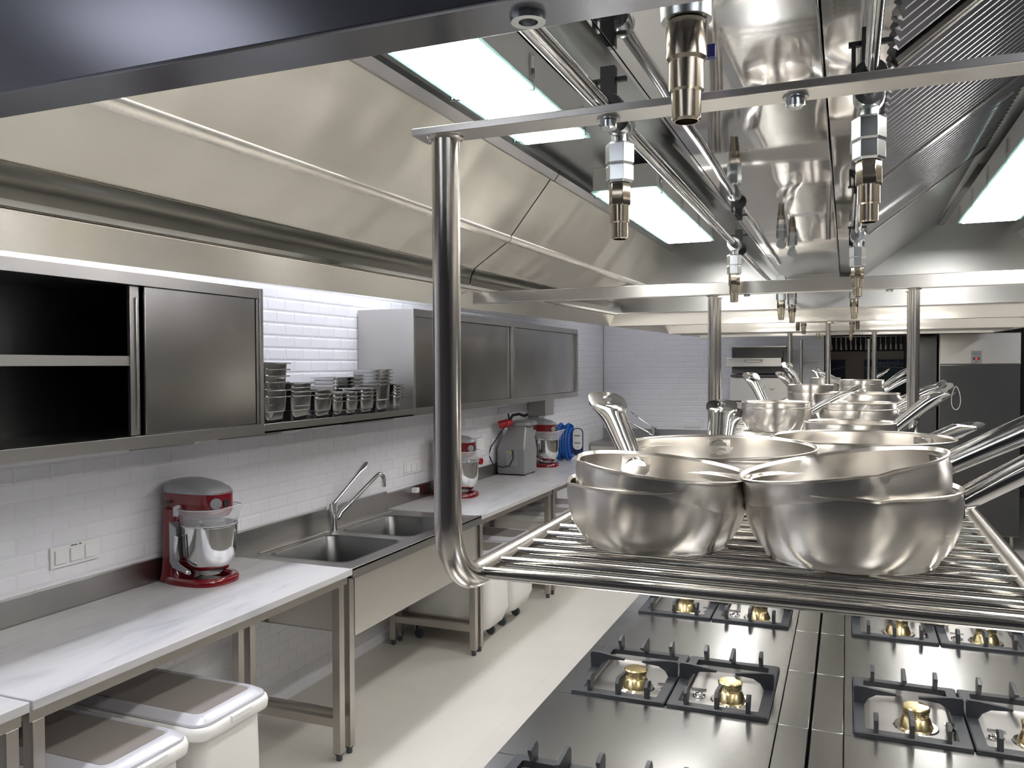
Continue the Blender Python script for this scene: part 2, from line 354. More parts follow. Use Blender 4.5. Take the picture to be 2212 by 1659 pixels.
# ================================================================ HOODS
def hood(y0, y1, label, first=False):
    t = thing('extractor_hood', label, 'extractor hood', (-0.09, (y0+y1)/2, 2.0))
    tilt = 0.0095
    def zz(z, y): return z + tilt*(y-5.3)
    def strip(bl, pa, pb, ya=y0, yb=y1):
        # thin quad strip between two profile points, running along Y
        bl.quad((pa[0], ya, zz(pa[1], ya)), (pb[0], ya, zz(pb[1], ya)), (pb[0], yb, zz(pb[1], yb)), (pa[0], yb, zz(pa[1], yb)))
    def prof_prism(bl, pts, ya=y0, yb=y1):
        bl.loft([[(p[0], ya, zz(p[1], ya)) for p in pts], [(p[0], yb, zz(p[1], yb)) for p in pts]])
    cx = -0.09
    for s in (-1, 1):
        def X(x): return x if s < 0 else 2*cx-x
        # outer skin with the slanted lip underneath
        b = B(); prof_prism(b, [(X(-1.45), 2.058), (X(-1.405), 2.125), (X(-1.395), 2.125), (X(-1.40), 2.14), (X(-1.412), 2.138), (X(-1.44), 2.10), (X(-1.44), 2.70), (X(-1.45), 2.70)])
        part('rim', b, 'rim', t)
        b = B(); prof_prism(b, [(X(-1.380), 2.128), (X(-1.383), 2.128), (X(-1.388), 2.147), (X(-1.385), 2.147)])
        part('gutter_lip', b, M['rod'], t)
        segs = [(y0, y1)] if not first else ([(y0, 2.98), (2.985, y1)])
        for (ya, yb) in segs:
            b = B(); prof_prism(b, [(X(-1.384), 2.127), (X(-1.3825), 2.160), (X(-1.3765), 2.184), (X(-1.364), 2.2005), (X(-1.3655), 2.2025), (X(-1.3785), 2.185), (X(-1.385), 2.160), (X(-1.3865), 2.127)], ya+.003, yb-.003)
            part('dark_reflection_strip', b, 'darkreflect', t, sharp=60)  # added dark strip standing in for the panel's dark reflection
            b = B(); prof_prism(b, [(X(-1.389), 2.127), (X(-1.387), 2.160), (X(-1.381), 2.184), (X(-1.368), 2.203), (X(-1.345), 2.220), (X(-1.223), 2.302), (X(-1.227), 2.306), (X(-1.349), 2.224), (X(-1.372), 2.207), (X(-1.386), 2.186), (X(-1.392), 2.160), (X(-1.394), 2.127)], ya+.003, yb-.003)
            part('lower_panel', b, 'panel', t, sharp=60)
            b = B(); prof_prism(b, [(X(-1.213), 2.318), (X(-1.043), 2.532), (X(-1.048), 2.537), (X(-1.218), 2.324)], ya+.003, yb-.003)
            part('upper_panel', b, 'panel', t)
            b = B(); prof_prism(b, [(X(-1.226), 2.300), (X(-1.219), 2.298), (X(-1.208), 2.312), (X(-1.206), 2.322), (X(-1.214), 2.325)], ya+.001, yb-.001)
            part('joint_trim', b, M['rim'], t)
            b = B(); prof_prism(b, [(X(-1.045), 2.526), (X(-1.030), 2.522), (X(-1.012), 2.545), (X(-1.012), 2.562), (X(-1.045), 2.562)], ya+.001, yb-.001)
            part('upper_ledge', b, M['filter'], t)
    b = B(); prof_prism(b, [(cx-.96, 2.60), (cx+.96, 2.60), (cx+.96, 2.61), (cx-.96, 2.61)]); part('inner_roof', b, M['end'], t)
    b = B(); prof_prism(b, [(cx-1.36, 2.70), (cx+1.36, 2.70), (cx+1.36, 2.71), (cx-1.36, 2.71)]); part('outer_roof', b, M['end'], t)
    for s in (-1, 1):
        x = cx+s*.955
        b = B(); prof_prism(b, [(x, 2.55), (x+.004, 2.55), (x+.004, 2.60), (x, 2.60)]); part('roof_side', b, M['end'], t)
    # end panels
    for ye, d in (((y1, -1),) if first else ((y1, -1), (y0, 1))):
        z0 = zz(2.125, ye)
        b = B(); b.box(cx-1.35, cx+1.35, ye, ye+d*.004, z0, zz(2.62, ye)); part('end_panel', b, 'end', t)
        b = B()
        b.loft([[(cx-1.36, ye, zz(2.058, ye)), (cx-1.315, ye+d*.045, zz(2.125, ye)), (cx-1.315, ye+d*.045, zz(2.14, ye)), (cx-1.36, ye, zz(2.14, ye))],
                [(cx+1.36, ye, zz(2.058, ye)), (cx+1.315, ye+d*.045, zz(2.125, ye)), (cx+1.315, ye+d*.045, zz(2.14, ye)), (cx+1.36, ye, zz(2.14, ye))]])
        part('end_rim', b, 'rim', t)
    # plenum box in the middle, polished
    yb0, yb1 = y0+.01, y1-.18
    b = B(); b.box(-.345, -.04, yb0, yb1, 2.30, 2.60); part('plenum_box', b, 'mirror', t, bevel=.002)
    b = B(); b.box(-.345, -.04, yb1, yb1+.012, 2.275, 2.60); part('plenum_end_plate', b, 'beam', t)
    b = B(); b.prism([(-.346, 2.30), (-.352, 2.30), (-.64, 2.60), (-.63, 2.60)], 'y', yb0, yb1); part('deflector', b, 'mirror', t)
    b = B(); b.box(-.038, .075, yb0, yb1+.05, 2.335, 2.345); part('channel_plate', b, 'mirror', t)
    # ribbed grease filters climbing outwards on the right
    p0, p1 = Vector((.065, 2.30)), Vector((.475, 2.605)); dirv = (p1-p0); L = dirv.length; dirv /= L; nrm = Vector((dirv.y, -dirv.x))
    ys = [y for y in (.60, 1.50, 2.46, 3.42) if first] or [y0+.05, y1-.6]
    for a, c in zip(ys[:-1], ys[1:]):
        b = B(); b.add([], [])
        n = int((c-a-.03)/.040)
        pts = []
        for k in range(n):                         # corrugation across the plate, ribs run up the slope
            ya = a+.02+k*.040
            for dy, h in ((0, 0), (.011, .012), (.018, .012), (.029, 0)):
                pts.append((ya+dy, h))
        ra = [(p0.x+nrm.x*h, y, p0.y+nrm.y*h) for y, h in pts]; rb = [(p1.x+nrm.x*h, y, p1.y+nrm.y*h) for y, h in pts]
        m = len(pts)
        b.add(ra+rb, [(i, i+1, m+i+1, m+i) for i in range(m-1)])
        part('grease_filter', b, 'filter', t, sharp=20)
        for yy in (a+.004, c-.016):
            b = B()
            b.loft([[(p0.x, yy, p0.y), (p0.x+nrm.x*.016, yy, p0.y+nrm.y*.016), (p0.x+nrm.x*.016, yy+.014, p0.y+nrm.y*.016), (p0.x, yy+.014, p0.y)],
                    [(p1.x, yy, p1.y), (p1.x+nrm.x*.016, yy, p1.y+nrm.y*.016), (p1.x+nrm.x*.016, yy+.014, p1.y+nrm.y*.016), (p1.x, yy+.014, p1.y)]])
            part('filter_frame', b, 'rod', t)
    if first:
        b = B(); b.loft([[(p0.x, 3.43, p0.y), (p1.x, 3.43, p1.y), (p1.x-.002, 3.43, p1.y+.004), (p0.x-.002, 3.43, p0.y+.004)],
                         [(p0.x, y1-.01, p0.y), (p1.x, y1-.01, p1.y), (p1.x-.002, y1-.01, p1.y+.004), (p0.x-.002, y1-.01, p0.y+.004)]])
        part('blank_panel', b, 'end', t)
    b = B(); b.box(.475, .505, y0+.01, y1-.01, 2.585, 2.61); part('upper_channel', b, M['filter'], t)
    if first:
        b = B(); b.box(cx-1.40, cx+1.40, .53, .584, 2.05, 2.72); part('front_skirt', b, 'skirt', t, bevel=.0025)
        rg = B(); rg.lathe([(0, 0), (.007, 0), (.007, -.004), (.0125, -.004), (.0135, 0), (.0135, .001), (0, .001)], 20, (-.212, .558, 2.049)); part('ring_plug', rg, 'zinc', t)
    return t
H1 = hood(0.585, 5.30, 'large stainless extractor hood nearest the camera, hanging over the pot rack', True)
H2 = hood(5.36, 7.25, 'stainless extractor hood second in the row, beyond the near one')
H3 = hood(7.31, 8.9, 'small-looking stainless extractor hood farthest in the row, before the back wall')

# ---------------------------------------------------------------- lamps in the hoods
def hood_lamp(label, x0, x1, y0, y1, z, group=None):
    t = thing('hood_lamp', label, 'lamp', ((x0+x1)/2, (y0+y1)/2, z+.1), 0, group)
    h = B(); h.box(x0, x1, y0, y1, z+.012, z+.10); part('housing', h, 'lampbox', t, bevel=.003)
    g = B(); g.box(x0-.004, x1+.004, y0-.004, y1+.004, z+.004, z+.011); part('glass_pane', g, 'glassrim', t)
    d = B(); d.box(x0+.012, x1-.012, y0+.012, y1-.012, z, z+.0035); part('diffuser', d, 'glow', t)
    n = max(2, int((y1-y0)/.3))
    for i in range(n):
        yy = y0+.06+(y1-y0-.12)*i/(n-1)
        for xs, d in ((x1, 1), (x0, -1)):
            c = B(); c.box(xs+d*.001, xs+d*.006, yy-.010, yy+.010, z+.03, z+.075)
            c.box(xs+d*.004, xs+d*.009, yy-.004, yy+.004, z-.003, z+.045)
            c.box(xs-d*.018, xs+d*.009, yy-.003, yy+.003, z-.005, z-.002)
            part('clip', c, 'chrome', t)
    return t
hood_lamp('long bright lamp in the left of the near hood, closest to the camera', -.89, -.69, .95, 2.30, 2.45)
hood_lamp('long bright lamp in the left of the near hood, beside the far end panel', -.90, -.655, 3.05, 4.45, 2.45)
hood_lamp('long bright lamp at right edge of the near hood by the ribbed filters', .48, .72, 2.62, 4.37, 2.45)
hood_lamp('long bright lamp in the right of the near hood, above the camera', .48, .72, .75, 2.2, 2.45)
for (a, c, nm) in ((5.6, 6.9, 'second'), (7.5, 8.6, 'farthest')):
    hood_lamp('lamp on the left side inside the %s hood' % nm, -.89, -.67, a, c, 2.45)
    hood_lamp('lamp on the right side inside the %s hood' % nm, .48, .70, a, c, 2.45)

# ---------------------------------------------------------------- cross beams
def beam(label, y0, y1, z0, z1, x0=-1.392, x1=1.212, bolts=()):
    t = thing('cross_beam', label, 'beam', ((x0+x1)/2, (y0+y1)/2, z0))
    part('bar', B().box(x0, x1, y0, y1, z0, z1), 'beam', t, bevel=.0025)
    for bxx in bolts:
        bb = B(); bb.lathe([(0, 0), (.009, 0), (.011, -.003), (.011, -.008), (0, -.008)], 6, (bxx, (y0+y1)/2, z0)); part('bolt', bb, 'zinc', t)
    return t
beam('bright steel cross beam above the middle of the pots, with two posts below it', 3.02, 3.06, 2.05, 2.095, bolts=(-.33, .13))
beam('thin steel cross beam under the second hood, beyond the bright one', 7.33, 7.37, 2.06, 2.10, x0=-1.36, x1=1.18)

# ---------------------------------------------------------------- pot racks
RXL, RXR, RZ, RR = -0.449, 0.205, 1.528, 0.0168
def rack(label, y0, y1, ztop0, ztop1, bar0, rods, r=RR, bolts=()):
    t = thing('pot_rack', label, 'pot rack', (-.115, (y0+y1)/2, RZ))
    cr = .085
    for x in (RXL, RXR):
        path = [(x, y0, ztop0), (x, y0, RZ+cr+.02)] + arc((y0+cr, RZ+cr), cr, PI, 1.5*PI, 10, 'yz', x) + \
               arc((y1-cr, RZ+cr), cr, 1.5*PI, 2*PI, 10, 'yz', x) + [(x, y1, RZ+cr+.02), (x, y1, ztop1)]
        b = B().tube(path, r, 24); part('side_tube', b, 'tube', t, sharp=60)
        for yy, zt in ((y0, ztop0), (y1, ztop1)):
            c = B().lathe([(r, zt-.004), (r+.005, zt-.002), (r+.006, zt), (0, zt)], 20, (x, yy, 0)); part('weld_collar', c, 'tube', t)
    if bar0:
        b = B().box(RXL-.035, 1.0, y0-.02, y0+.022, ztop0, ztop0+.009); part('hanging_bar', b, 'beam', t, bevel=.001)
        for bxx in bolts:
            bb = B(); bb.lathe([(0, 0), (.013, 0), (.013, -.003), (.0095, -.003), (.0095, -.011), (.007, -.013), (0, -.013)], 12, (bxx, y0, ztop0)); part('bolt', bb, 'zinc', t)
    for i in range(rods):
        yy = y0+.078+i*.0625
        if yy > y1-.06: break
        b = B().tube([(RXL+.008, yy, RZ+.004), (RXR-.008, yy, RZ+.004)], .0083, 12)
        part('rod', b, 'rod', t, sharp=60)
    return t
rack('tubular steel pot rack nearest the camera, carrying the big sauté pans', .90, 3.038, 2.075, 2.048, True, 60, bolts=(-.247, -.05))
rack('tubular steel pot rack second in the row, with smaller stacked pans', 3.135, 7.33, 2.048, 2.058, False, 80, r=.0165)
rack('tubular steel pot rack farthest in the row, mostly hidden by pans', 7.43, 9.2, 2.058, 2.058, False, 30, r=.0165)
ZR = RZ+.004+.0083     # top of the rods

# ================================================================ GAS PIPES AND COUPLINGS
def coupling(label, loc, s=1.0, big=False, cat='gas coupling', group='quick couplings hanging from the gas pipes'):
    t = thing('gas_coupling', label, cat, loc, 0, group)
    z = 0
    if not big:
        b = B(); b.lathe([(0, .022), (.021, .022), (.0235, .018), (.0235, -.018), (.021, -.022), (0, -.022)], 20, (0, 0, 0), 'y'); part('tee', b, 'zinc', t, local=True)
        b = B(); b.lathe([(0, -.018), (.014, -.018), (.014, -.036), (0, -.036)], 16); part('neck', b, 'zinc', t, local=True)
        b = B(); b.lathe([(0, -.034), (.022, -.034), (.0255, -.038), (.0255, -.068), (.022, -.072), (0, -.072)], 6); part('upper_nut', b, 'zinc', t, local=True, bevel=.001)
        b = B(); b.lathe([(0, -.070), (.021, -.070), (.0245, -.074), (.0245, -.098), (.021, -.102), (0, -.102)], 6); part('lower_nut', b, 'zinc', t, local=True, bevel=.001)
        z0 = -.102
    else:
        z0 = -.05
        b = B(); b.lathe([(0, .11), (.024, .11), (.024, 0), (.022, -.002), (0, -.002)], 24); part('upper_sleeve', b, 'black', t, local=True)
        b = B(); b.lathe([(0, .002), (.026, .002), (.034, -.004), (.034, -.008), (.026, -.012), (.024, -.05), (0, -.05)], 28); part('flange', b, 'zinc', t, local=True)
    b = B(); b.lathe([(0, z0), (.0175, z0), (.0195, z0-.003), (.0195, z0-.036), (.0165, z0-.04), (0, z0-.04)], 6 if not big else 24); part('hex_body', b, 'nickel', t, local=True, bevel=.001)
    b = B(); b.lathe([(0, z0-.038), (.0165, z0-.038), (.0165, z0-.066), (.014, z0-.068), (.0138, z0-.093), (.012, z0-.095), (.0108, z0-.095), (.0108, z0-.085), (0, z0-.085)], 24); part('nozzle', b, 'nickel', t, local=True)
    t.scale = (s, s, s)
    return t
XPL, XPR, ZP = -.362, .030, 2.215
def pipe(label, x, y0, y1, z, r=.0095):
    t = thing('gas_pipe', label, 'pipe', (x, (y0+y1)/2, z))
    part('tube', B().tube([(x, y0, z), (x, y1, z)], r, 16), 'chrome', t, sharp=60)
    y = y0+.7
    while y < y1-.2:
        b = B(); b.lathe([(r+.001, -.012), (r+.013, -.012), (r+.015, -.006), (r+.015, .006), (r+.013, .012), (r+.001, .012)], 18, (x, y, z), 'y')
        b.box(x-.012, x+.012, y-.008, y+.008, z+r, z+.07); b.box(x-.03, x+.03, y-.004, y+.004, z+.045, z+.052)
        b.box(x-.026, x-.02, y-.006, y+.006, z-.012, z+.05)
        part('clamp', b, 'black', t); y += 1.75
    return t
pipe('chromed gas pipe running along the left side of the polished box', XPL, .62, 5.0, ZP, .0125)
pipe('chromed gas pipe running along the right side of the polished box', XPR, .62, 5.0, ZP+.003)
pipe('chromed gas pipe on the left under the far hoods', -.30, 5.5, 8.6, ZP)
pipe('chromed gas pipe on the right under the far hoods', .03, 5.5, 8.6, ZP)
coupling('brass gas coupling with zinc nuts, on the left pipe just below the short bar', (XPL, 1.39, ZP-.002))
coupling('gas coupling with zinc nuts on the left pipe in front of the bright beam', (XPL, 2.94, ZP-.002))
coupling('brass gas coupling with zinc nuts, large one on the right pipe', (XPR, 1.41, ZP+.003), 1.0)
coupling('gas coupling with zinc nuts on the right pipe in front of the bright beam', (XPR, 2.93, ZP+.002))
cpn = coupling('big dark nickel coupling with a flange, nearest the camera at top', (-.145, .79, 2.185), 1.0, True, group='near coupling')
cpn.location = (-.143, .80, 2.177)
b = B(); b.box(-.022, .024, .018, .026, -.080, -.068); part('lever', b, 'blue', cpn, 'blue lever', local=True)
for i, (x, y, w) in enumerate([(-.30, 4.25, 'left pipe behind the bright beam, upper of two'), (-.27, 4.6, 'left pipe behind the bright beam, lower of two'), (.03, 4.3, 'right pipe just behind the bright beam'),
                         (-.29, 6.3, 'left pipe under the second hood'), (.03, 6.2, 'right pipe under the second hood'), (-.24, 7.8, 'left pipe under the farthest hood'), (.03, 8.0, 'right pipe under the farthest hood')]):
    coupling('small distant gas coupling on the %s' % w, (x, y, ZP), 1.0)
# riser with valves and blue levers
t = thing('gas_riser', 'vertical gas riser with cross pipes and blue valve levers, beyond the bright beam', 'pipe', (-.115, 5.75, .86))
part('riser', B().tube([(-.115, 5.75, .86), (-.115, 5.75, 2.3)], .0155, 16), 'tube', t, sharp=60)
for z in (2.17, 2.085):
    part('cross_pipe', B().tube([(-.31, 5.72, z), (.07, 5.72, z)], .016, 12), 'tube', t)
    v = part('valve_body', B().lathe([(0, -.03), (.02, -.03), (.024, -.01), (.024, .01), (.02, .03), (0, .03)], 12, (-.09, 5.70, z), 'x'), 'nickel', t)
    b = B(); b.box(-.10, -.055, 5.655, 5.675, z-.005, z+.012); b.lathe([(0, -.012), (.010, -.012), (.010, .014), (0, .014)], 10, (-.095, 5.67, z), 'z')
    part('lever', b, 'blue', v, 'blue lever')
for x in (-.30, .06): part('coupling_end', B().lathe([(0, 0), (.011, 0), (.013, .02), (.013, .22), (0, .22)], 10, (x, 5.72, 2.02)), 'nickel', t)

# ================================================================ POTS
def pot_body(rt, rb, h, th=.0018, spout=True, both=True, flare=.0015):
    zc = .018
    def mod(r, z, a):
        if not spout or z < h*.72: return r, z
        k = 0
        for a0 in ((PI/2, 1.5*PI) if both else (PI/2,)):
            d = (a-a0+PI) % (2*PI)-PI
            k = max(k, math.exp(-(d/.10)**2))
        q = (z-h*.72)/(h*.28)
        return r+k*q*rt*.035, z-k*q*.002
    out = [(0, .0015), (rb*.86, .0015), (rb*.88, 0), (rb*.97, 0), (rb*.985, .0035), (rb*.985, .006)]
    n = 7
    for i in range(n+1):
        q = i/n; out.append((rb*.985+(rt-rb*.985)*(1-(1-q)**2.6)*.97+.0*q, .006+(h-.006)*q**1.15))
    out += [(rt*.975, h*.97), (rt*.99, h), (rt*.99+flare*.5, h+.001)]
    # clean ordering
    prof = sorted(out[6:], key=lambda p: p[1]); outer = out[:6]+prof
    inner = [(max(r-th*1.6, 0), z if z > .01 else .008) for r, z in reversed(prof)]
    inner = [(r, z) for r, z in inner if z >= .0075]
    inner[0] = (inner[0][0]+th*.4, inner[0][1]+.0008)
    inner += [(rb*.85, .0075), (0, .0075)]
    return B().lathe(outer+inner, 72, mod=mod)
def pot_handle(r0, z0, length=.20, rise=.10, wd=1.0):
    """hollow steel handle along local +x with flattened pierced end"""
    path, rad = [], []
    n = 16; LT = length*.80
    for i in range(n+1):
        q = i/n
        x = r0-.002+LT*q
        z = z0+rise*.86*(1-(1-q)**1.12)
        path.append((x, 0, z))
        k = .0105+.0035*q
        hgt = k if q < .75 else k*(1-(q-.75)/.25*.66)
        wdt = k*1.22 if q < .65 else k*(1.22+.50*((q-.65)/.35)**1.3)
        rad.append((hgt*wd, wdt*wd))
    b = B().tube(path, rad, 20, caps=True)
    xe, ze = path[-1][0], path[-1][2]; m = 28
    sl = math.atan2(rise*1.25, length)
    outer, inner = [], []
    L, Wd = length*.20, .0255*wd
    for k in range(m):
        a = 2*PI*k/m
        ex = abs(math.cos(a))**.6*math.copysign(1, math.cos(a)); ey = abs(math.sin(a))**.6*math.copysign(1, math.sin(a))
        outer.append((L*.42+L*.62*ex, Wd*ey)); inner.append((L*.50+.0095*math.cos(a), .0095*math.sin(a)))
    def P(p, dz):
        u, v = p
        bend = .0018-(v/Wd)**2*.003
        return (xe-.008+u*math.cos(sl)-dz*math.sin(sl), v, ze+u*math.sin(sl)+dz*math.cos(sl)+bend)
    rings = [[P(p, .0024) for p in outer], [P(p, .0024) for p in inner], [P(p, -.0024) for p in inner], [P(p, -.0024) for p in outer]]
    b.loft(rings, closed=True)
    # root plate and rivets
    b.box(r0-.003, r0+.004, -.024, .024, z0-.014, z0+.016)
    for s in (-1, 1): b.lathe([(0, .004), (.005, .004), (.004, .007), (0, .008)], 10, (r0, s*.017, z0), 'x')
    return b
def rrot(x, y, rz): return (x*math.cos(rz)-y*math.sin(rz), x*math.sin(rz)+y*math.cos(rz))
def pot(label, x, y, z, rt, rb, h, hang, group, tilt=(0, 0), hl=.20, rise=.10, wd=1.4, cat='pan', both=True, spout=True, name='saucepan'):
    t = thing(name, label, cat, (x, y, z), 0, group)
    # tilt is (about world x, about world y)
    R = Matrix.Rotation(tilt[1], 4, 'Y') @ Matrix.Rotation(tilt[0], 4, 'X') @ Matrix.Rotation(hang, 4, 'Z')
    t.rotation_euler = R.to_euler()
    bd = part('body', pot_body(rt, rb, h, spout=spout, both=both), 'pot', t, local=True, sharp=50)
    part('handle', pot_handle(rt*.965, h*.74, hl, rise, wd), 'handle', t, 'polished handle', local=True, sharp=50)
    return t
G1 = 'steel pans on the near pot rack'; G2 = 'steel pans on the second pot rack'
D = math.radians
pot('steel pan at front left of the near rack, lower of the tilted pair', -.262, 1.212, ZR, .132, .106, .090, D(121), G1, hl=.19, rise=.022, both=False)
pot('steel pan at front left of the near rack, upper and tilted to the right', -.260, 1.212, ZR+.022, .129, .101, .090, D(122), G1, tilt=(0, D(6.0)), hl=.225, rise=.092, both=False)
pot('larger steel pan at front right of the near rack, lower of the pair', .003, 1.208, ZR, .139, .112, .098, D(13), G1, hl=.24, rise=.115)
pot('larger steel pan at front right of the near rack, upper and tilted to the left', .006, 1.208, ZR+.030, .135, .106, .096, D(18), G1, tilt=(D(1.5), D(-9)), hl=.23, rise=.055)
pot('wide steel sauté pan behind the front left pair, handle pointing back, upper of two', -.235, 1.625, ZR+.012, .188, .168, .092, D(96), G1, tilt=(D(1.5), 0), hl=.235, rise=.075, spout=False, name='saute_pan')
pot('wide steel sauté pan behind the front left pair, lower of two', -.235, 1.625, ZR, .190, .176, .092, D(94), G1, hl=.22, rise=.080, spout=False, name='saute_pan')
pot('widest steel pan on the right of the near rack, handle low to the right', .030, 2.07, ZR, .200, .178, .092, D(44), G1, hl=.185, rise=.040, spout=False, name='saute_pan')
pot('steel pan with a long handle carrying a string loop, far right of the near rack', .008, 2.60, ZR+.004, .127, .110, .088, D(22), G1, hl=.185, rise=.125, spout=False, name='saute_pan')
b = B()
lp = [(.03+.155+.20, 2.66, 1.70)]
b.tube([(.292+.014*math.sin(2*PI*k/16)*(.4+.6*math.sin(PI*k/16)), 2.700, 1.735-.034*(1-math.cos(2*PI*k/16))) for k in range(16)], .0007, 6, closed=True)
solo('string_loop', b, 'white', 'thin white string loop hanging from a pan handle tip', 'string', (.292, 2.700, 1.735))
pot('steel pan behind the left post of the bright beam, lower of two', -.262, 3.43, ZR, .135, .108, .092, D(20), G2, hl=.21, rise=.10)
pot('upper steel pan behind the left post of the bright beam, handle to the left', -.262, 3.43, ZR+.020, .133, .104, .092, D(112), G2, hl=.25, rise=.125)
pot('steel pan on the right of the second rack, lower of two', .040, 3.56, ZR, .145, .135, .084, D(5), G2, hl=.20, rise=.07)
pot('steel pan on the right of the second rack, upper of two', .040, 3.56, ZR+.024, .143, .13, .084, D(14), G2, hl=.20, rise=.10)
pot('shiny wide pan behind the right stack of the second rack', .040, 4.20, ZR+.0, .19, .17, .125, D(8), G2, hl=.19, rise=.06, spout=False, name='saute_pan')
pot('steel pan with two upright handles farther along the left, lower', -.20, 5.2, ZR, .13, .11, .10, D(128), G2, hl=.21, rise=.13)
pot('steel pan with two upright handles farther along the left, upper', -.20, 5.2, ZR+.04, .13, .11, .10, D(120), G2, hl=.21, rise=.15)
pot('stacked steel pan far along the right, lower', .09, 6.0, ZR, .14, .13, .10, D(10), G2, hl=.22, rise=.12)
pot('stacked steel pan far along the right, upper, handle to the left', .09, 6.0, ZR+.055, .14, .13, .10, D(150), G2, hl=.22, rise=.09)
pot('stacked steel pan far along the right, middle', .09, 6.0, ZR+.028, .14, .13, .10, D(25), G2, hl=.25, rise=.15)
pot('small distant steel pan at the left of the farthest rack', -.18, 7.9, ZR, .13, .12, .14, D(110), 'steel pans on the farthest pot rack', hl=.20, rise=.12)
pot('small distant steel pan at the right of the farthest rack', .05, 8.1, ZR, .14, .13, .12, D(20), 'steel pans on the farthest pot rack', hl=.20, rise=.12)
# dark pans
def frypan(label, x, y, rz, r=.12, g='dark frying pans on the second rack', tilt=0):
    t = thing('frying_pan', label, 'frying pan', (x, y, ZR), 0, g)
    t.rotation_euler = (Matrix.Rotation(rz, 4, 'Z') @ Matrix.Rotation(-tilt, 4, 'Y')).to_euler()
    part('body', B().lathe([(0, 0), (r*.75, 0), (r, .04), (r*1.01, .041), (r*.98, .04), (r*.74, .004), (0, .004)], 40), 'black', t, local=True)
    part('handle', B().tube([(r*.98, 0, .036), (r*1.3, 0, .055), (r*2.4, 0, .085)], [(.004, .010), (.004, .009), (.004, .012)], 10), 'black', t, local=True)
frypan('black frying pan left of the second rack, dark handle poking out behind the post', -.30, 3.85, D(165), .12)
frypan('black frying pan leaning behind the right post of the bright beam', .12, 3.0, D(20), .11, tilt=D(18))

# ================================================================ COOKING ISLAND
XC = -.085; ZT = .86
def range_top(label, side, y0, y1, burners):
    # side -1 left row, +1 right row ; local x measured outward from the spine
    xi = XC+side*.082; xo = XC+side*(.70)
    t = thing('cooking_range', label, 'cooking range', ((xi+xo)/2, (y0+y1)/2, 0), 0, 'range modules of the cooking island')
    lo, hi = min(xi, xo), max(xi, xo)
    ya, yb = y0+.001, y1-.001
    part('body', B().box(lo+.015, hi-.015, ya, yb, .12, ZT-.04), 'cab', t)
    for lx in (lo+.06, hi-.06):
        for ly in (ya+.05, yb-.05):
            part('leg', B().lathe([(0, 0), (.02, 0), (.02, .12), (0, .12)], 12, (lx, ly, 0)), 'tube', t)
    if burners:
        bx0, bx1 = (lo+.05, hi-.02) if side < 0 else (lo+.02, hi-.05)
        by0, by1 = ya+.012, yb-.012
        b = B()
        b.box(lo, bx0, ya, yb, ZT-.04, ZT); b.box(bx1, hi, ya, yb, ZT-.04, ZT)
        b.box(bx0, bx1, ya, by0, ZT-.04, ZT); b.box(bx0, bx1, by1, yb, ZT-.04, ZT)
        part('top', b, 'cooktop', t)
        for (px0, px1) in ((bx0, (bx0+bx1)/2), ((bx0+bx1)/2, bx1)):
            o = rrect(px0+.002, px1-.002, by0+.001, by1-.001, .006, 2); i = rrect(px0+.028, px1-.028, by0+.028, by1-.028, .025, 4)
            b = B(); i2 = rrect(px0+.022, px1-.022, by0+.022, by1-.022, .03, 4); o2 = rrect(px0+.002, px1-.002, by0+.001, by1-.001, .006, 4)
            b.loft([ring2(o2, ZT-.002), ring2(i2, ZT-.004), ring2(i, ZT-.018)], caps=False)
            b.add(ring2(i, ZT-.018), [tuple(range(len(i)))])
            part('burner_tray', b, 'sink', t, sharp=25)
    else:
        part('top', B().box(lo, hi, ya, yb, ZT-.04, ZT), 'cooktop', t)
    # spine strip
    s0, s1 = sorted((XC+side*.004, XC+side*.079))
    part('rear_strip', B().box(s0, s1, ya, yb, ZT-.05, ZT+.001), 'cooktop', t, bevel=.001)
    if burners:
        for k, px in enumerate(((bx0*.75+bx1*.25), (bx0*.25+bx1*.75))):
            cy = (by0+by1)/2-.045
            r = .031 if True else .03
            sgn = -1 if k == 0 else 1
            bxp = px+(.018 if k == 0 else .018)
            zz = ZT-.018
            bb = B(); bb.lathe([(0, 0), (.041, 0), (.043, .003), (.034, .026), (.030, .030), (.032, .034), (.032, .046), (.034, .047), (.034, .053), (.031, .056), (0, .057)], 40, (bxp, cy, zz))
            br = part('burner', bb, 'brass', t, 'brass burner', sharp=30)
            hb = B()
            for q in range(30):
                a = 2*PI*q/30
                for zz2 in (.036, .041): hb.add([(bxp+.0322*math.cos(a+d)*1, cy+.0322*math.sin(a+d), zz+zz2+e) for d, e in ((-.04, 0), (.04, 0), (.04, .0025), (-.04, .0025))], [(0, 1, 2, 3)])
            part('flame_ports', hb, 'ink', br, smooth=False)
            part('burner_base', B().lathe([(0, 0), (.056, 0), (.052, .004), (.045, .004), (0, .004)], 40, (bxp, cy, zz-.0005)), 'rod', t)
            pxx = bxp+(.088 if k == 0 else -.088)
            pb = B(); pb.lathe([(0, 0), (.018, 0), (.019, .003), (.015, .006), (.012, .004), (0, .004)], 24, (pxx, cy, zz))
            pb.box(pxx-.003, pxx+.003, cy-.003, cy+.003, zz, zz+.016); pb.lathe([(0, 0), (.004, 0), (.003, .016), (0, .016)], 8, (pxx+.008, cy, zz)); pb.box(pxx-.021, pxx+.021, cy-.006, cy+.006, zz+.015, zz+.020)
            part('pilot', pb, 'chrome', t)
    return (bx0, bx1, by0, by1) if burners else None
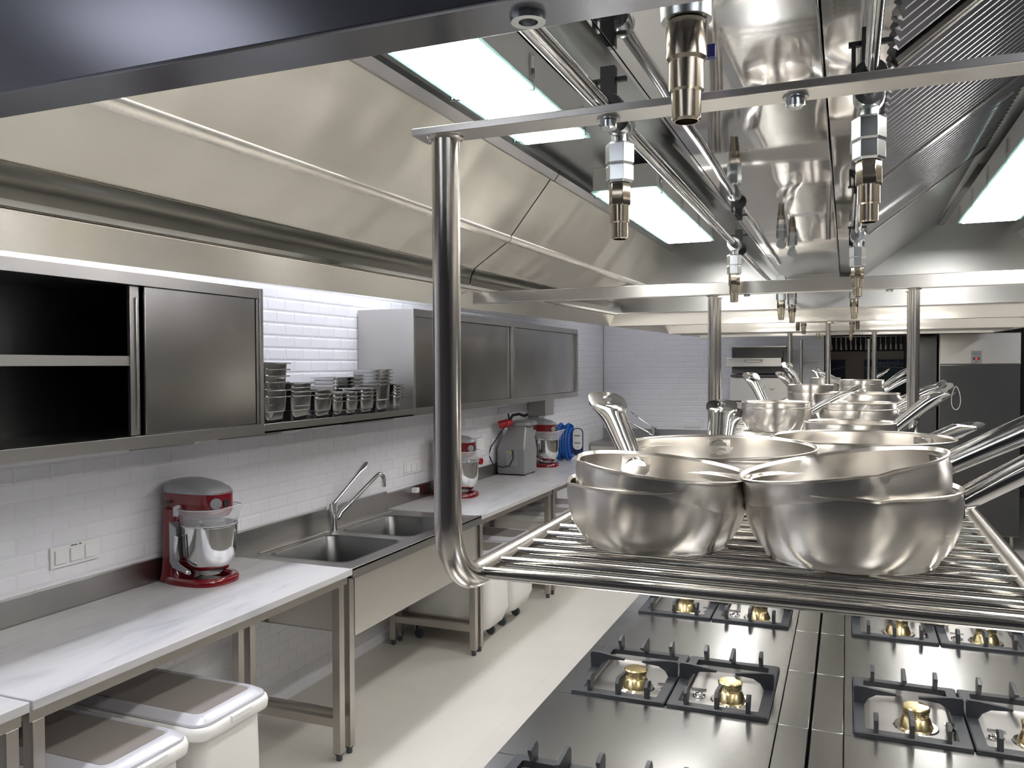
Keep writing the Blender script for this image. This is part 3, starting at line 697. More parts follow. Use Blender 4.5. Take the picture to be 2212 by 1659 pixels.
def grate(label, x0, x1, y0, y1):
    t = thing('pan_grate', label, 'pan grate', ((x0+x1)/2, (y0+y1)/2, ZT-.003), 0, 'black cast iron grates over the burners')
    z0, z1 = ZT-.003, ZT+.011; wd = .030
    fr = B()
    o = rrect(x0+.002, x1-.002, y0+.002, y1-.002, .004, 2); i = rrect(x0+wd, x1-wd, y0+wd, y1-wd, .006, 2)
    fr.loft([ring2(o, z0), ring2(o, z1-.003), ring2(rrect(x0+.005, x1-.005, y0+.005, y1-.005, .004, 2), z1), ring2(i, z1), ring2(i, z0)], closed=True)
    part('frame', fr, 'iron', t, sharp=30)
    cx, cy = (x0+x1)/2, (y0+y1)/2
    def fin(axis, pos, pts, th=.0042):
        f = B(); f.prism(pts, axis, pos-th, pos+th); part('fin', f, 'iron', t, bevel=.0012)
    zt = z1+.044
    for fx, ln in ((x0+(x1-x0)*.2, .052), (cx, .095), (x0+(x1-x0)*.8, .052)):
        for ye, d in ((y0, 1), (y1, -1)):
            pts = [(ye+d*.006, z1-.004), (ye+d*.004, zt-.012), (ye+d*.014, zt), (ye+d*.03, zt), (ye+d*ln, zt-.008), (ye+d*ln, zt-.014), (ye+d*.035, z1+.002), (ye+d*.03, z1-.004)]
            f = B(); f.prism(pts, 'x', fx-.0052, fx+.0052); part('fin', f, 'iron', t, bevel=.001)
    for xe, d in ((x0, 1), (x1, -1)):
        pts = [(xe+d*.004, z1-.004), (xe+d*.002, zt-.003), (xe+d*.008, zt+.002), (xe+d*.03, zt+.002), (xe+d*.110, zt-.008), (xe+d*.110, zt-.014), (xe+d*.06, zt-.018), (xe+d*.040, zt-.030), (xe+d*.03, z1-.004)]
        f = B(); f.prism(pts, 'y', cy-.0055, cy+.0055); part('fin', f, 'iron', t, bevel=.001)
    return t
mods = [(.60, 1.02, 0), (1.02, 1.425, 0), (1.425, 1.835, 1), (1.835, 2.245, 0), (2.245, 2.66, 1), (2.66, 3.07, 0), (3.07, 3.485, 1), (3.485, 3.9, 0), (3.9, 4.3, 1), (4.3, 6.3, 0), (6.3, 8.3, 0)]
rown = {1.425: 'nearest', 2.245: 'middle', 3.07: 'farther', 3.9: 'distant'}
desc = {.60: 'flat module at the very near end', 1.02: 'flat module before the nearest burners', 1.835: 'flat module between nearest and middle burners', 2.66: 'flat module between the middle and farther burners', 3.485: 'flat module beyond the farther burners', 4.3: 'long flat stretch beyond the last burners', 6.3: 'long flat stretch at the far end'}
for side, sn in ((-1, 'left'), (1, 'right')):
    for (a, c, bn) in mods:
        lb = ('steel range module with two brass burners, %s burner row on the %s' % (rown[a], sn)) if bn else ('steel range, %s, %s side of the island' % (desc[a], sn))
        r = range_top(lb, side, a, c, bn)
        if bn:
            bx0, bx1, by0, by1 = r; mid = (bx0+bx1)/2
            for k, (p, q) in enumerate(((bx0, mid), (mid, bx1))):
                grate('black iron grate, %s of its pair, %s burner row on the %s' % (('left', 'right')[k], rown[a], sn), p, q, by0-.008, by1+.008)

# ================================================================ LEFT WALL: TABLES
XF = -2.10
def table(label, y0, y1, legs_y, marble_y=None, splash=True, bar=True, xb=-2.785):
    t = thing('worktable', label, 'worktable', ((XF+xb)/2, (y0+y1)/2, 0), 0, 'marble topped worktables along the tiled wall')
    part('marble_top', B().box(xb+.012, XF, y0+.002, y1-.002, .843, .873), 'marble', t, bevel=.003)
    b = B(); b.box(XF-.065, XF-.025, y0+.01, y1-.01, .803, .843); part('front_rail', b, 'frame', t)
    b = B(); b.box(xb+.03, xb+.07, y0+.01, y1-.01, .803, .843); part('back_rail', b, 'frame', t)
    for ly in legs_y:
        for lx in (XF-.065, xb+.05):
            l = part('leg', B().box(lx, lx+.04, ly-.02, ly+.02, .035, .803), 'frame', t, bevel=.002)
            part('foot', B().lathe([(0, 0), (.012, 0), (.014, .004), (.014, .028), (.020, .030), (.020, .036), (0, .036)], 14, (lx+.02, ly, 0)), 'rubber', l)
        part('side_rail', B().box(xb+.09, XF-.065, ly-.018, ly+.018, .805, .843), 'frame', t)
        if bar: part('stretcher', B().box(xb+.09, XF-.065, ly-.016, ly+.016, .155, .195), 'frame', t)
    if splash:
        part('splashback', B().box(xb-.012, xb+.010, y0+.002, y1-.002, .86, .972), 'sink', t, bevel=.002)
    return t
table('marble topped worktable at the near left corner, only its end in view', -1.0, 1.612, (-.9, 1.575))
table('long marble topped worktable carrying the near red mixer', 1.616, 3.232, (1.655, 3.175))
table('marble topped worktable beyond the sink carrying the grey cutter', 4.682, 6.085, (4.73, 6.02))
table('marble topped worktable farthest along the wall with a red mixer', 6.089, 7.9, (6.13, 7.83))

# ---------------------------------------------------------------- sink unit
t = thing('sink_unit', 'stainless double bowl sink between the marble worktables', 'sink', (-2.44, 3.96, 0))
sy0, sy1, xb = 3.236, 4.678, -2.785
basins = [(-2.66, -2.20, 3.33, 3.87), (-2.66, -2.20, 3.97, 4.51)]
xs = sorted({xb+.01, -2.13+.03, -2.66, -2.20}); 
top = B()
def plate_with_holes(bl, X0, X1, Y0, Y1, holes, z0, z1):
    ys = sorted([Y0, Y1]+[h[2] for h in holes]+[h[3] for h in holes])
    hx0, hx1 = holes[0][0], holes[0][1]
    bl.box(X0, hx0, Y0, Y1, z0, z1); bl.box(hx1, X1, Y0, Y1, z0, z1)
    for a, c in zip(ys[::2], ys[1::2]): bl.box(hx0, hx1, a, c, z0, z1)
plate_with_holes(top, xb+.01, XF-.002, sy0, sy1, basins, .862, .868)
top.box(XF-.012, XF-.002, sy0, sy1, .822, .868)
part('sink_top', top, 'sink', t)
part('raised_edge', B().box(XF-.028, XF-.002, sy0, sy1, .868, .873), 'sink', t, bevel=.002)
part('drip_groove', B().tube([(-2.715, sy0+.10, .870), (-2.715, sy1-.06, .870)], [(.004, .012)]*2, 12), 'apron', t)
for (a, c, d, e) in basins:
    b = B(); rs = []
    for dz, ins in ((.869, -.006), (.8695, 0.0), (.862, .006), (.72, .012), (.62, .016), (.60, .03), (.592, .06)):
        rs.append(ring2(rrect(a+ins, c-ins, d+ins, e-ins, .06, 6), dz))
    b.loft(rs, caps=False); b.add(rs[-1], [tuple(range(len(rs[-1])))])
    bs = part('basin', b, 'basin', t, sharp=50)
    part('drain', B().lathe([(0, .594), (.03, .594), (.033, .5925)], 20, ((a+c)/2, (d+e)/2, 0)), 'chrome', bs)
    # corner fillers so the square cut-out follows the round basin
    cf = B()
    for (cx, cy, sx, sy) in ((a, d, 1, 1), (c, d, -1, 1), (a, e, 1, -1), (c, e, -1, -1)):
        pts = [(cx, cy)]+[(cx+sx*(.06-.06*math.cos(q*PI/12)), cy+sy*(.06-.06*math.sin(q*PI/12))) for q in range(7)]
        cf.add([(p[0], p[1], .8685) for p in pts], [tuple(range(len(pts)))])
    part('corner_plate', cf, 'sink', t)
part('splashback', B().box(xb-.012, xb+.012, sy0, sy1, .86, .985), 'sink', t, bevel=.002)
ap = B(); ap.box(-2.128, -2.122, sy0+.045, sy1-.05, .545, .822); part('apron', ap, 'apron', t, bevel=.001)
part('end_plate', B().box(-2.62, -2.128, sy0+.045, sy0+.050, .555, .822), 'apron', t, bevel=.001)
part('end_plate', B().box(-2.62, -2.128, sy1-.055, sy1-.050, .555, .822), 'apron', t, bevel=.001)
part('bottom_plate', B().box(-2.70, -2.128, sy0+.05, sy1-.055, .548, .553), 'sink', t)
for ly in (sy0+.022, sy1-.03):
    for lx in (-2.165, -2.735):
        l = part('leg', B().box(lx, lx+.04, ly-.02, ly+.02, .035, .822), 'frame', t, bevel=.002)
        part('foot', B().lathe([(0, 0), (.012, 0), (.014, .004), (.014, .028), (.020, .030), (.020, .036), (0, .036)], 14, (lx+.02, ly, 0)), 'rubber', l)
    part('stretcher', B().box(-2.695, -2.165, ly-.016, ly+.016, .15, .19), 'frame', t)
# tap
def tap(parent, x, y, z, dx=0.0, dy=1.0, s=1.0):
    d = Vector((dx, dy, 0)).normalized()
    def P(u, w, o=0): return (x+d.x*u*s-d.y*o, y+d.y*u*s+d.x*o, z+w*s)
    body = B(); body.lathe([(0, 0), (.034*s, 0), (.034*s, .005), (.027*s, .008), (.027*s, .12*s), (.030*s, .122*s), (.030*s, .165*s), (0, .165*s)], 24, (x, y, z))
    bd = part('tap', body, 'chrome', parent, 'chrome mixer tap')
    sp = [P(.02, .07), P(.05, .075), P(.07, .10)]+[P(.07+.31*q, .10+.17*q) for q in (.2, .4, .6, .8, 1)]
    sp += [P(.405, .282), P(.430, .278), P(.447, .262), P(.452, .240)]
    sp += [P(.452, .215), P(.452, .200)]
    part('spout', B().tube(sp, .0135*s, 16), 'chrome', bd, sharp=70)
    lv = [P(.0, .155), P(.03, .175), P(.14, .25), P(.23, .315), P(.265, .340), P(.295, .365)]
    part('lever', B().tube(lv, [(.012*s, .014*s), (.010*s, .012*s), (.008*s, .010*s), (.009*s, .013*s), (.010*s, .024*s), (.005*s, .012*s)], 12), 'chrome', bd)
    return bd
tap(t, -2.68, 3.92, .868, .15, 1.0, 1.0)

# ---------------------------------------------------------------- wall cabinets
def cab(label, y0, y1, open_left=False, doors=2, zb=1.503, ztp=2.146, lab2=None):
    xf = -2.405; xw = -2.792
    t = thing('wall_cabinet', label, 'wall cabinet', ((xf+xw)/2, (y0+y1)/2, zb), 0, 'stainless wall cabinets above the worktables')
    T = .004
    part('top_plate', B().box(xw, xf, y0+.0225, y1-.0225, ztp-.045, ztp), 'cab', t, bevel=.001)
    part('bottom_plate', B().box(xw, xf, y0+.0225, y1-.0225, zb, zb+.045), 'cab', t, bevel=.001)
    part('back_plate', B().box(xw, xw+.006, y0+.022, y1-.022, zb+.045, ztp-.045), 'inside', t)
    for a in (y0, y1-.022): part('side_plate', B().box(xw, xf+.001, a, a+.022, zb, ztp+.0005), 'cab', t, bevel=.001)
    mid = (y0+y1)/2
    if open_left:
        part('shelf', B().box(xw+.006, xf-.03, y0+.022, y1-.68, (zb+ztp)/2-.018, (zb+ztp)/2+.018), 'cab', t, bevel=.001)
        y_in = y1-.022
        d = part('sliding_door', B().box(xf-.022, xf-.008, y1-.66, y_in-.022, zb+.047, ztp-.047), 'door', t, bevel=.002)
        part('door_edge', B().box(xf-.040, xf-.024, y1-.715, y1-.672, zb+.047, ztp-.047), 'cab', t, bevel=.002)
        part('pull_strip', B().prism([(xf-.036, y1-.70), (xf-.014, y1-.695), (xf-.014, y1-.690), (xf-.036, y1-.684)], 'z', zb+.075, ztp-.09), 'rim', d, bevel=.001)
        part('jamb', B().box(xf-.024, xf-.006, y_in-.018, y_in-.002, zb+.047, ztp-.047), 'cab', t)
    else:
        n = doors; span = (y1-y0-.05)/n
        for k in range(n):
            xo = -.010 if k % 2 == 0 else -.022
            a = y0+.025+k*span
            part('sliding_door', B().box(xf+xo-.010, xf+xo, a+.003, a+span-.003 if k == n-1 else a+span-.008, zb+.047, ztp-.047), 'door', t, bevel=.002)
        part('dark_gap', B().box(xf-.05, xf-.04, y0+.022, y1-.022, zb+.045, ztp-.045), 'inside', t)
    return t
cab('open wall cabinet at left with one shelf, closed sliding door on its right', 1.0, 3.0, True)
cab('closed wall cabinet beyond the stacked containers, partly behind the near post', 4.375, 5.98)
cab('closed wall cabinet farthest along the wall, its two doors by the corner', 5.985, 7.64)
# shelf with containers
t = thing('wall_shelf', 'stainless wall shelf between the cabinets, holding stacked containers', 'shelf', (-2.6, 3.69, 1.503))
part('plate', B().box(-2.792, -2.405, 3.002, 4.373, 1.503, 1.513), 'cab', t, bevel=.001)
part('front_lip', B().box(-2.413, -2.405, 3.002, 4.373, 1.503, 1.545), 'cab', t, bevel=.001)
for y in (3.15, 4.2): part('bracket', B().prism([(-2.79, 1.503), (-2.43, 1.503), (-2.44, 1.49), (-2.50, 1.482), (-2.79, 1.45)], 'y', y-.012, y+.012), 'cab', t)
t = thing('shelf_bracket', 'small steel bracket under the bottom of the open cabinet', 'bracket', (-2.6, 2.62, 1.503))
part('arm', B().prism([(-2.79, 1.503), (-2.43, 1.503), (-2.44, 1.49), (-2.50, 1.482), (-2.79, 1.45)], 'y', 2.61, 2.635), 'cab', t)

def gn_mesh(w, d, h):
    b = B(); r = .02
    def R(i, rr): return rrect(-w/2+i, w/2-i, -d/2+i, d/2-i, rr, 4)
    b.loft([ring2(R(0, .012), h), ring2(R(0, .012), h-.005), ring2(R(.002, .012), h-.005), ring2(R(.002, .012), h-.0015), ring2(R(.011, r), h-.0015), ring2(R(.016, r), h*.55), ring2(R(.017, r), h*.52), ring2(R(.022, r), h*.5),
            ring2(R(.026, r), .012), ring2(R(.034, r), .002), ring2(R(.045, r), 0)], caps=False)
    b.add(ring2(R(.045, r), 0), [tuple(reversed(range(len(R(.045, r)))))])
    return b
stacks = [  # y centre, along-wall width, depth (x), height, count, step, x offset
 (3.125, .176, .325, .150, 6, .032, .03, 'first stack from the open cabinet'), (3.315, .176, .325, .150, 4, .020, 0, 'second stack from the open cabinet'),
 (3.495, .162, .176, .130, 3, .022, -.0, 'third stack from the open cabinet'), (3.625, .108, .176, .11, 3, .022, 0, 'fourth stack from the open cabinet'),
 (3.755, .125, .176, .11, 3, .022, 0, 'fifth stack from the open cabinet'), (3.905, .150, .162, .11, 4, .020, 0, 'short stack just before the tall one'),
 (4.075, .160, .20, .19, 5, .020, 0, 'tall stack near the closed cabinet'), (4.235, .108, .176, .11, 5, .018, 0, 'small last stack beside the closed cabinet')]
for (yc, w, d, h, n, st, xo, nm) in stacks:
    first = None; xc = -2.425-d/2+.012
    for k in range(n):
        z = 1.513+.0005+k*st
        pos = ('bottom' if k == 0 else ('topmost' if k == n-1 else ('second from the bottom' if k == 1 else ('second from the top' if k == n-2 else 'middle'))))
        lb = 'steel food container, %s, %s' % (pos, nm)
        if k == 2 and n == 6: lb = 'steel food container, third from the bottom, %s' % nm
        if k == 3 and n == 6: lb = 'steel food container, fourth from the bottom, %s' % nm
        if first is None:
            first = solo('food_container', gn_mesh(d, w, h), 'gn', lb, 'container', (xc, yc, z), local=True, group='steel food containers stacked on the wall shelf', sharp=50); o = first
        else:
            o = first.copy(); C.objects.link(o); o.location = (xc+random.uniform(-.003, .003), yc+random.uniform(-.002, .002), z); o['label'] = lb
        if nm.startswith('first'): o.rotation_euler = (0, D(random.uniform(-1.5, 1.5)), D(random.uniform(-2, 2)))
for k in range(5):
    o = solo('food_container', gn_mesh(.176, .25, .10), 'gn', 'shallow steel food container, %s of the stack at the back by the tiles' % ('bottom', 'second lowest', 'middle', 'second highest', 'top')[k], 'container', (-2.69, 3.98, 1.56+k*.02), local=True, group='steel food containers stacked on the wall shelf', sharp=50)

# ================================================================ MACHINES ON THE TABLES
def sring(cx, cy, z, rx, ry, p=2.6, n=32):
    out = []
    for k in range(n):
        a = 2*PI*k/n; c, s_ = math.cos(a), math.sin(a)
        out.append((cx+rx*math.copysign(abs(c)**(2/p), c), cy+ry*math.copysign(abs(s_)**(2/p), s_), z))
    return out
def mixer(label, x, y, z, rz):
    t = thing('stand_mixer', label, 'mixer', (x, y, z), rz, 'red stand mixers')
    n = 48; A = [2*PI*k/n for k in range(n)]
    def se(cx, rx, ry, p, zz): return [(cx+rx*abs(math.cos(a))**p*math.copysign(1, math.cos(a)), ry*abs(math.sin(a))**p*math.copysign(1, math.sin(a)), zz) for a in A]
    b = B(); b.loft([se(.155, .158, .122, .72, 0), se(.155, .158, .122, .72, .020), se(.155, .150, .114, .72, .030), se(.190, .102, .086, .8, .030), se(.190, .094, .078, .8, .022), se(.190, .092, .076, .8, 0)], closed=True)
    part('base', b, 'red', t, local=True, sharp=50)
    # column flows into the head
    b = B(); b.loft([se(.062, .066, .112, .6, .010), se(.055, .055, .100, .6, .05), se(.050, .046, .094, .6, .12), se(.050, .046, .092, .6, .20), se(.056, .054, .092, .6, .27), se(.066, .068, .092, .6, .315)])
    part('column', b, 'red', t, local=True, sharp=50)
    b = B(); b.loft([se(.175, .070, .052, .9, .272), se(.165, .125, .078, .8, .288), se(.150, .148, .090, .7, .310), se(.145, .150, .093, .65, .345), se(.143, .150, .094, .62, .390)])
    hd = part('head', b, 'red', t, local=True, sharp=50)
    rs = [se(.143, .152, .096, .62, .388), se(.142, .153, .096, .62, .402), se(.138, .146, .090, .66, .420), se(.130, .122, .076, .75, .434), se(.118, .075, .050, .9, .442), se(.11, .03, .02, 1, .444)]
    for q, rg in enumerate(rs):
        rs[q] = [(p[0], p[1], p[2]-max(0, p[0]-.12)*(.10 if q else 0)) for p in rg]
    b = B(); b.loft(rs); part('top_cover', b, 'silver', hd, 'silver top cover', local=True, sharp=60)
    b = B()
    for s_ in (-1, 1):
        b.prism([(.098, .27), (.098, .10), (.115, .075), (.205, .052), (.215, .058), (.210, .070), (.150, .095), (.135, .12), (.132, .245)], 'y', s_*.116, s_*.123)
    b.box(.094, .100, -.118, .118, .10, .265)
    part('bowl_lift', b, 'silver', t, 'silver bowl lift arms', local=True, bevel=.002)
    cx = .205
    pr = [(0, .034), (.045, .034), (.05, .040), (.078, .058), (.098, .085), (.109, .118), (.113, .16), (.115, .245), (.119, .247), (.119, .251), (.114, .252), (.112, .245), (.110, .16), (.105, .118), (.095, .09), (.075, .063), (.045, .044), (0, .042)]
    bw = part('bowl', B().lathe(pr, 64, (cx, 0, 0)), 'chrome', t, 'polished steel bowl', local=True, sharp=50)
    b = B(); b.tube([(cx-.055, -.100, .215), (cx-.06, -.130, .213), (cx-.06, -.134, .17), (cx-.058, -.128, .115), (cx-.05, -.095, .10)], [(.003, .014)]*5, 8); part('bowl_handle', b, 'chrome', bw, local=True)
    part('lift_pin', B().lathe([(0, 0), (.008, 0), (.010, -.008), (.006, -.014), (0, -.014)], 12, (.200, -.122, .066), 'y'), 'chrome', t, local=True)
    b = B(); b.lathe([(0, .20), (.010, .20), (.014, .235), (.030, .250), (.036, .275), (0, .285)], 24, (cx, 0, 0)); part('planetary_hub', b, 'silver', hd, local=True)
    b = B()
    for k in range(6):
        a = PI*k/6; c_, s_ = math.cos(a), math.sin(a)
        b.tube([(cx+.05*math.sin(q*PI/8)*c_*1.2, .05*math.sin(q*PI/8)*s_*1.2, .205-.13*(1-math.cos(q*PI/8))/2) for q in range(9)], .0015, 6)
    part('whisk', b, 'chrome', hd, local=True)
    # clear shield
    b = B(); m = 44; rr = []
    for (r, zz) in ((.116, .253), (.124, .285), (.134, .325)):
        rr.append([(cx+r*math.cos(a)+(.05*(zz-.253)/.07*math.exp(-(a/.30)**2)), r*math.sin(a), zz+.02*(zz-.253)/.07*math.exp(-(a/.35)**2)) for a in [(-2.2+4.4*k/m) for k in range(m+1)]])
    for i2 in range(2):
        for k in range(m): b.quad(rr[i2][k], rr[i2][k+1], rr[i2+1][k+1], rr[i2+1][k])
    sh = part('splash_shield', b, 'shield', t, 'clear splash shield', local=True, solid=.002)
    part('shield_edge', B().tube(rr[2], .0026, 6).tube(rr[0], .0026, 6), 'shieldedge', sh, local=True)
    for a in (-2.15, 2.15):
        b = B(); b.box(cx+.137*math.cos(a)-.010, cx+.137*math.cos(a)+.010, .137*math.sin(a)-.005, .137*math.sin(a)+.005, .295, .335); b.lathe([(0, -.008), (.008, -.008), (.008, .008), (0, .008)], 10, (cx+.137*math.cos(a)+.01, .137*math.sin(a), .335), 'y')
        part('shield_clip', b, 'shieldedge', sh, local=True)
    M4 = Matrix.Translation((.292, -.052, .348)) @ Matrix.Rotation(D(-42), 4, 'Z')
    b = B(); b.lathe([(0, 0), (.023, 0), (.024, .003), (.022, .006), (0, .006)], 28, (0, 0, 0), 'x').xf(M4); part('badge', b, 'silver', hd, 'round silver badge', local=True)
    b = B(); b.tube([(.285, 0, .345), (.302, 0, .345)], .016, 18); part('attachment_knob', b, 'black', hd, local=True)
    b = B(); b.box(.06, .085, -.1, -.094, .345, .355); part('speed_lever', b, 'black', hd, local=True)
    return t
mx1 = mixer('red stand mixer nearest the camera, on the long marble worktable', -2.765, 2.83, .873, D(-2))
m2 = dup(mx1, (-2.745, 5.33, .873), D(0), 'red stand mixer half hidden behind the near rack post')
m3 = dup(mx1, (-2.775, 7.20, .873), D(-2), 'red stand mixer farthest away, beyond the grey cutter')
# power lead with plug behind mixer 2
t = thing('power_plug', 'small white plug on the splashback behind the half hidden mixer', 'plug', (-2.76, 5.02, .96))
part('body', B().box(-2.776, -2.73, 5.0, 5.04, .93, .965), 'white', t, bevel=.005)

# vegetable cutter
t = thing('vegetable_cutter', 'grey vegetable cutting machine standing on the marble between two mixers', 'kitchen machine', (-2.635, 6.62, .873))
ty = 6.62; tx = -2.635
b = B(); b.loft([ring2(rrect(tx-.125, tx+.125, ty-.14, ty+.15, .022, 3), .885), ring2(rrect(tx-.13, tx+.13, ty-.145, ty+.15, .022, 3), .90), ring2(rrect(tx-.13, tx+.13, ty-.145, ty+.15, .022, 3), 1.095)])
part('body', b, 'greyplastic', t, sharp=25)
b = B(); b.loft([ring2(rrect(tx-.127, tx+.127, ty-.142, ty+.147, .022, 3), 1.095), ring2(rrect(tx-.120, tx+.124, ty-.135, ty+.147, .022, 3), 1.13), ring2(rrect(tx-.07, tx+.105, ty-.055, ty+.14, .022, 3), 1.265), ring2(rrect(tx-.065, tx+.10, ty-.050, ty+.135, .022, 3), 1.29)])
part('upper_body', b, 'greyplastic', t, sharp=25)
part('head_cover', B().loft([ring2(rrect(tx-.05, tx+.145, ty-.06, ty+.15, .06), 1.290), ring2(rrect(tx-.05, tx+.145, ty-.06, ty+.15, .06), 1.315), ring2(rrect(tx-.03, tx+.125, ty-.04, ty+.13, .05), 1.328)]), 'silver', t, sharp=30)
part('chute', B().lathe([(0, 1.10), (.05, 1.10), (.055, 1.30), (0, 1.30)], 20, (tx+.06, ty+.085, 0)), 'greyplastic', t)
part('front_plate', B().box(tx-.04, tx+.06, ty-.150, ty-.1455, .95, 1.085), 'silver', t)
part('warning_sticker', B().prism([(tx-.005, 1.06), (tx+.025, 1.06), (tx+.01, 1.088)], 'y', ty-.1525, ty-.151), 'yellow', t, 'yellow warning triangle')
for dx in (-.10, .10):
    for dy in (-.11, .11): part('foot', B().lathe([(0, .873), (.02, .873), (.022, .888), (0, .888)], 12, (tx+dx, ty+dy, 0)), 'black', t)
b = B(); b.tube([(tx-.04, ty-.06, 1.34), (tx-.03, ty-.02, 1.375), (tx+.02, ty, 1.385), (tx+.07, ty, 1.37), (tx+.10, ty, 1.385)], .012, 10); b.tube([(tx-.05, ty-.05, 1.33), (tx-.06, ty-.05, 1.39)], .008, 8)
part('locking_arm', b, 'black', t)
pl = thing('cable_plug', 'round red five pin plug lying on top of the grey cutter', 'plug', (tx-.07, ty-.12, 1.30))
ang = Matrix.Translation((tx-.03, ty-.10, 1.315)) @ Matrix.Rotation(D(205), 4, 'Z') @ Matrix.Rotation(D(12), 4, 'Y')
part('shell', B().lathe([(0, -.03), (.02, -.03), (.026, 0), (.033, .01), (.035, .09), (.031, .092), (.030, .07), (0, .07)], 24, (0, 0, 0), 'x').xf(ang), 'redplug', pl, sharp=40)
part('cap_ring', B().lathe([(.036, .01), (.038, .01), (.038, .03), (.036, .03)], 24, (0, 0, 0), 'x').xf(ang), 'redplug', pl)
part('pins', B().lathe([(0, .072), (.006, .072), (.006, .085), (0, .085)], 8, (0, .014, 0), 'x').lathe([(0, .072), (.006, .072), (.006, .085), (0, .085)], 8, (0, -.014, 0), 'x').lathe([(0, .072), (.006, .072), (.006, .085), (0, .085)], 8, (0, 0, .014), 'x').xf(ang), 'ink', pl)
part('cable', B().tube([(tx-.06, ty-.14, 1.28), (tx-.10, ty-.19, 1.20), (tx-.15, ty-.21, 1.12), (tx-.17, ty-.22, 1.05), (tx-.14, ty-.20, .97), (tx-.06, ty-.19, .945), (tx, ty-.175, .96), (tx+.03, ty-.165, 1.02), (tx+.02, ty-.162, 1.09)], .0055, 10), 'black', pl)
s = thing('wall_socket', 'white wall box with a red socket between mixer and grey cutter', 'wall socket', (-2.79, 6.1, 1.12))
part('box', B().box(-2.799, -2.74, 6.03, 6.17, 1.07, 1.22), 'white', s, bevel=.006)
part('socket', B().lathe([(0, 0), (.026, 0), (.028, .04), (.022, .042), (.022, .02), (0, .02)], 20, (-2.775, 6.10, 1.03), 'x'), 'redplug', s)
# switch plates
def switch(label, y0, y1, zc, writing=False):
    t = thing('switch_plate', label, 'switch', (-2.8, (y0+y1)/2, zc), 0, 'triple switch plates on the tiles')
    h = .041
    part('plate', B().box(-2.7995, -2.790, y0, y1, zc-h, zc+h), 'white', t, bevel=.002)
    sp = (y1-y0-.016)/3
    for k in range(3):
        a = y0+.008+k*sp
        part('rocker', B().box(-2.790, -2.783, a+.008, a+sp-.008, zc-.026, zc+.026), 'white', t, bevel=.0015)
    return t
sw = switch('white triple switch plate left of the near red mixer', 2.234, 2.452, 1.076, True)
mk = B()
for k in range(8):
    if k == 5: continue
    mk.box(-2.7899, -2.7893, 2.322+k*.0062, 2.3268+k*.0062, 1.1085, 1.1135 if k % 2 else 1.1125)
part('printed_marking', mk, 'ink', sw, 'short dark printed marking')
switch('white triple switch plate above the second splashback, by the near post', 4.94, 5.17, 1.10)

# blue hoses / holders near the corner
t = thing('hose_rack', 'bundle of blue hoses with a white tag at the far end of the worktables', 'hose', (-2.5, 7.72, .873))
b = B()
for k in range(7):
    xx = -2.66+k*.027
    b.tube([(xx+.004*math.sin(a), 7.72+.09*math.sin(a), 1.05+(.14+.018*(k % 3))*math.cos(a)) for a in [2*PI*q/24 for q in range(24)]], .017, 8, closed=True)
part('hose', b, 'bluehose', t)
part('wire_stand', B().tube([(-2.70, 7.60, .90), (-2.70, 7.60, 1.14), (-2.67, 7.62, 1.21), (-2.63, 7.64, 1.22), (-2.60, 7.66, 1.17)], .005, 8), 'chrome', t)
tg = part('label_tag', B().prism(rrect(-2.46, -2.35, .93, 1.20, .05), 'y', 7.62, 7.63), 'navy', t, 'white tag with navy edge')
part('tag_face', B().prism(rrect(-2.452, -2.358, .99, 1.192, .042), 'y', 7.617, 7.6195), 'white', tg)
tf = B()
for zz, n in ((1.125, 5), (1.055, 5)):
    for k in range(n): tf.box(-2.435+k*.0125, -2.427+k*.0125, 7.6155, 7.6168, zz-.006-.003*(k % 2), zz+.006)
tf.box(-2.408, -2.402, 7.6155, 7.6168, 1.01, 1.02)
part('tag_marks', tf, 'ink', tg, 'unreadable short dark marks')
part('wheel', B().lathe([(0, -.004), (.03, -.004), (.03, .004), (0, .004)], 20, (-2.50, 7.70, 1.20), 'y'), 'bluehose', t)
t = thing('wall_box', 'grey steel box mounted under the last wall cabinet', 'wall box', (-2.66, 7.55, 1.3))
part('box', B().box(-2.795, -2.62, 7.30, 7.55, 1.33, 1.495), 'cab', t, bevel=.002)
part('duct', B().box(-2.795, -2.70, 7.34, 7.50, .98, 1.33), 'cab', t, bevel=.002)

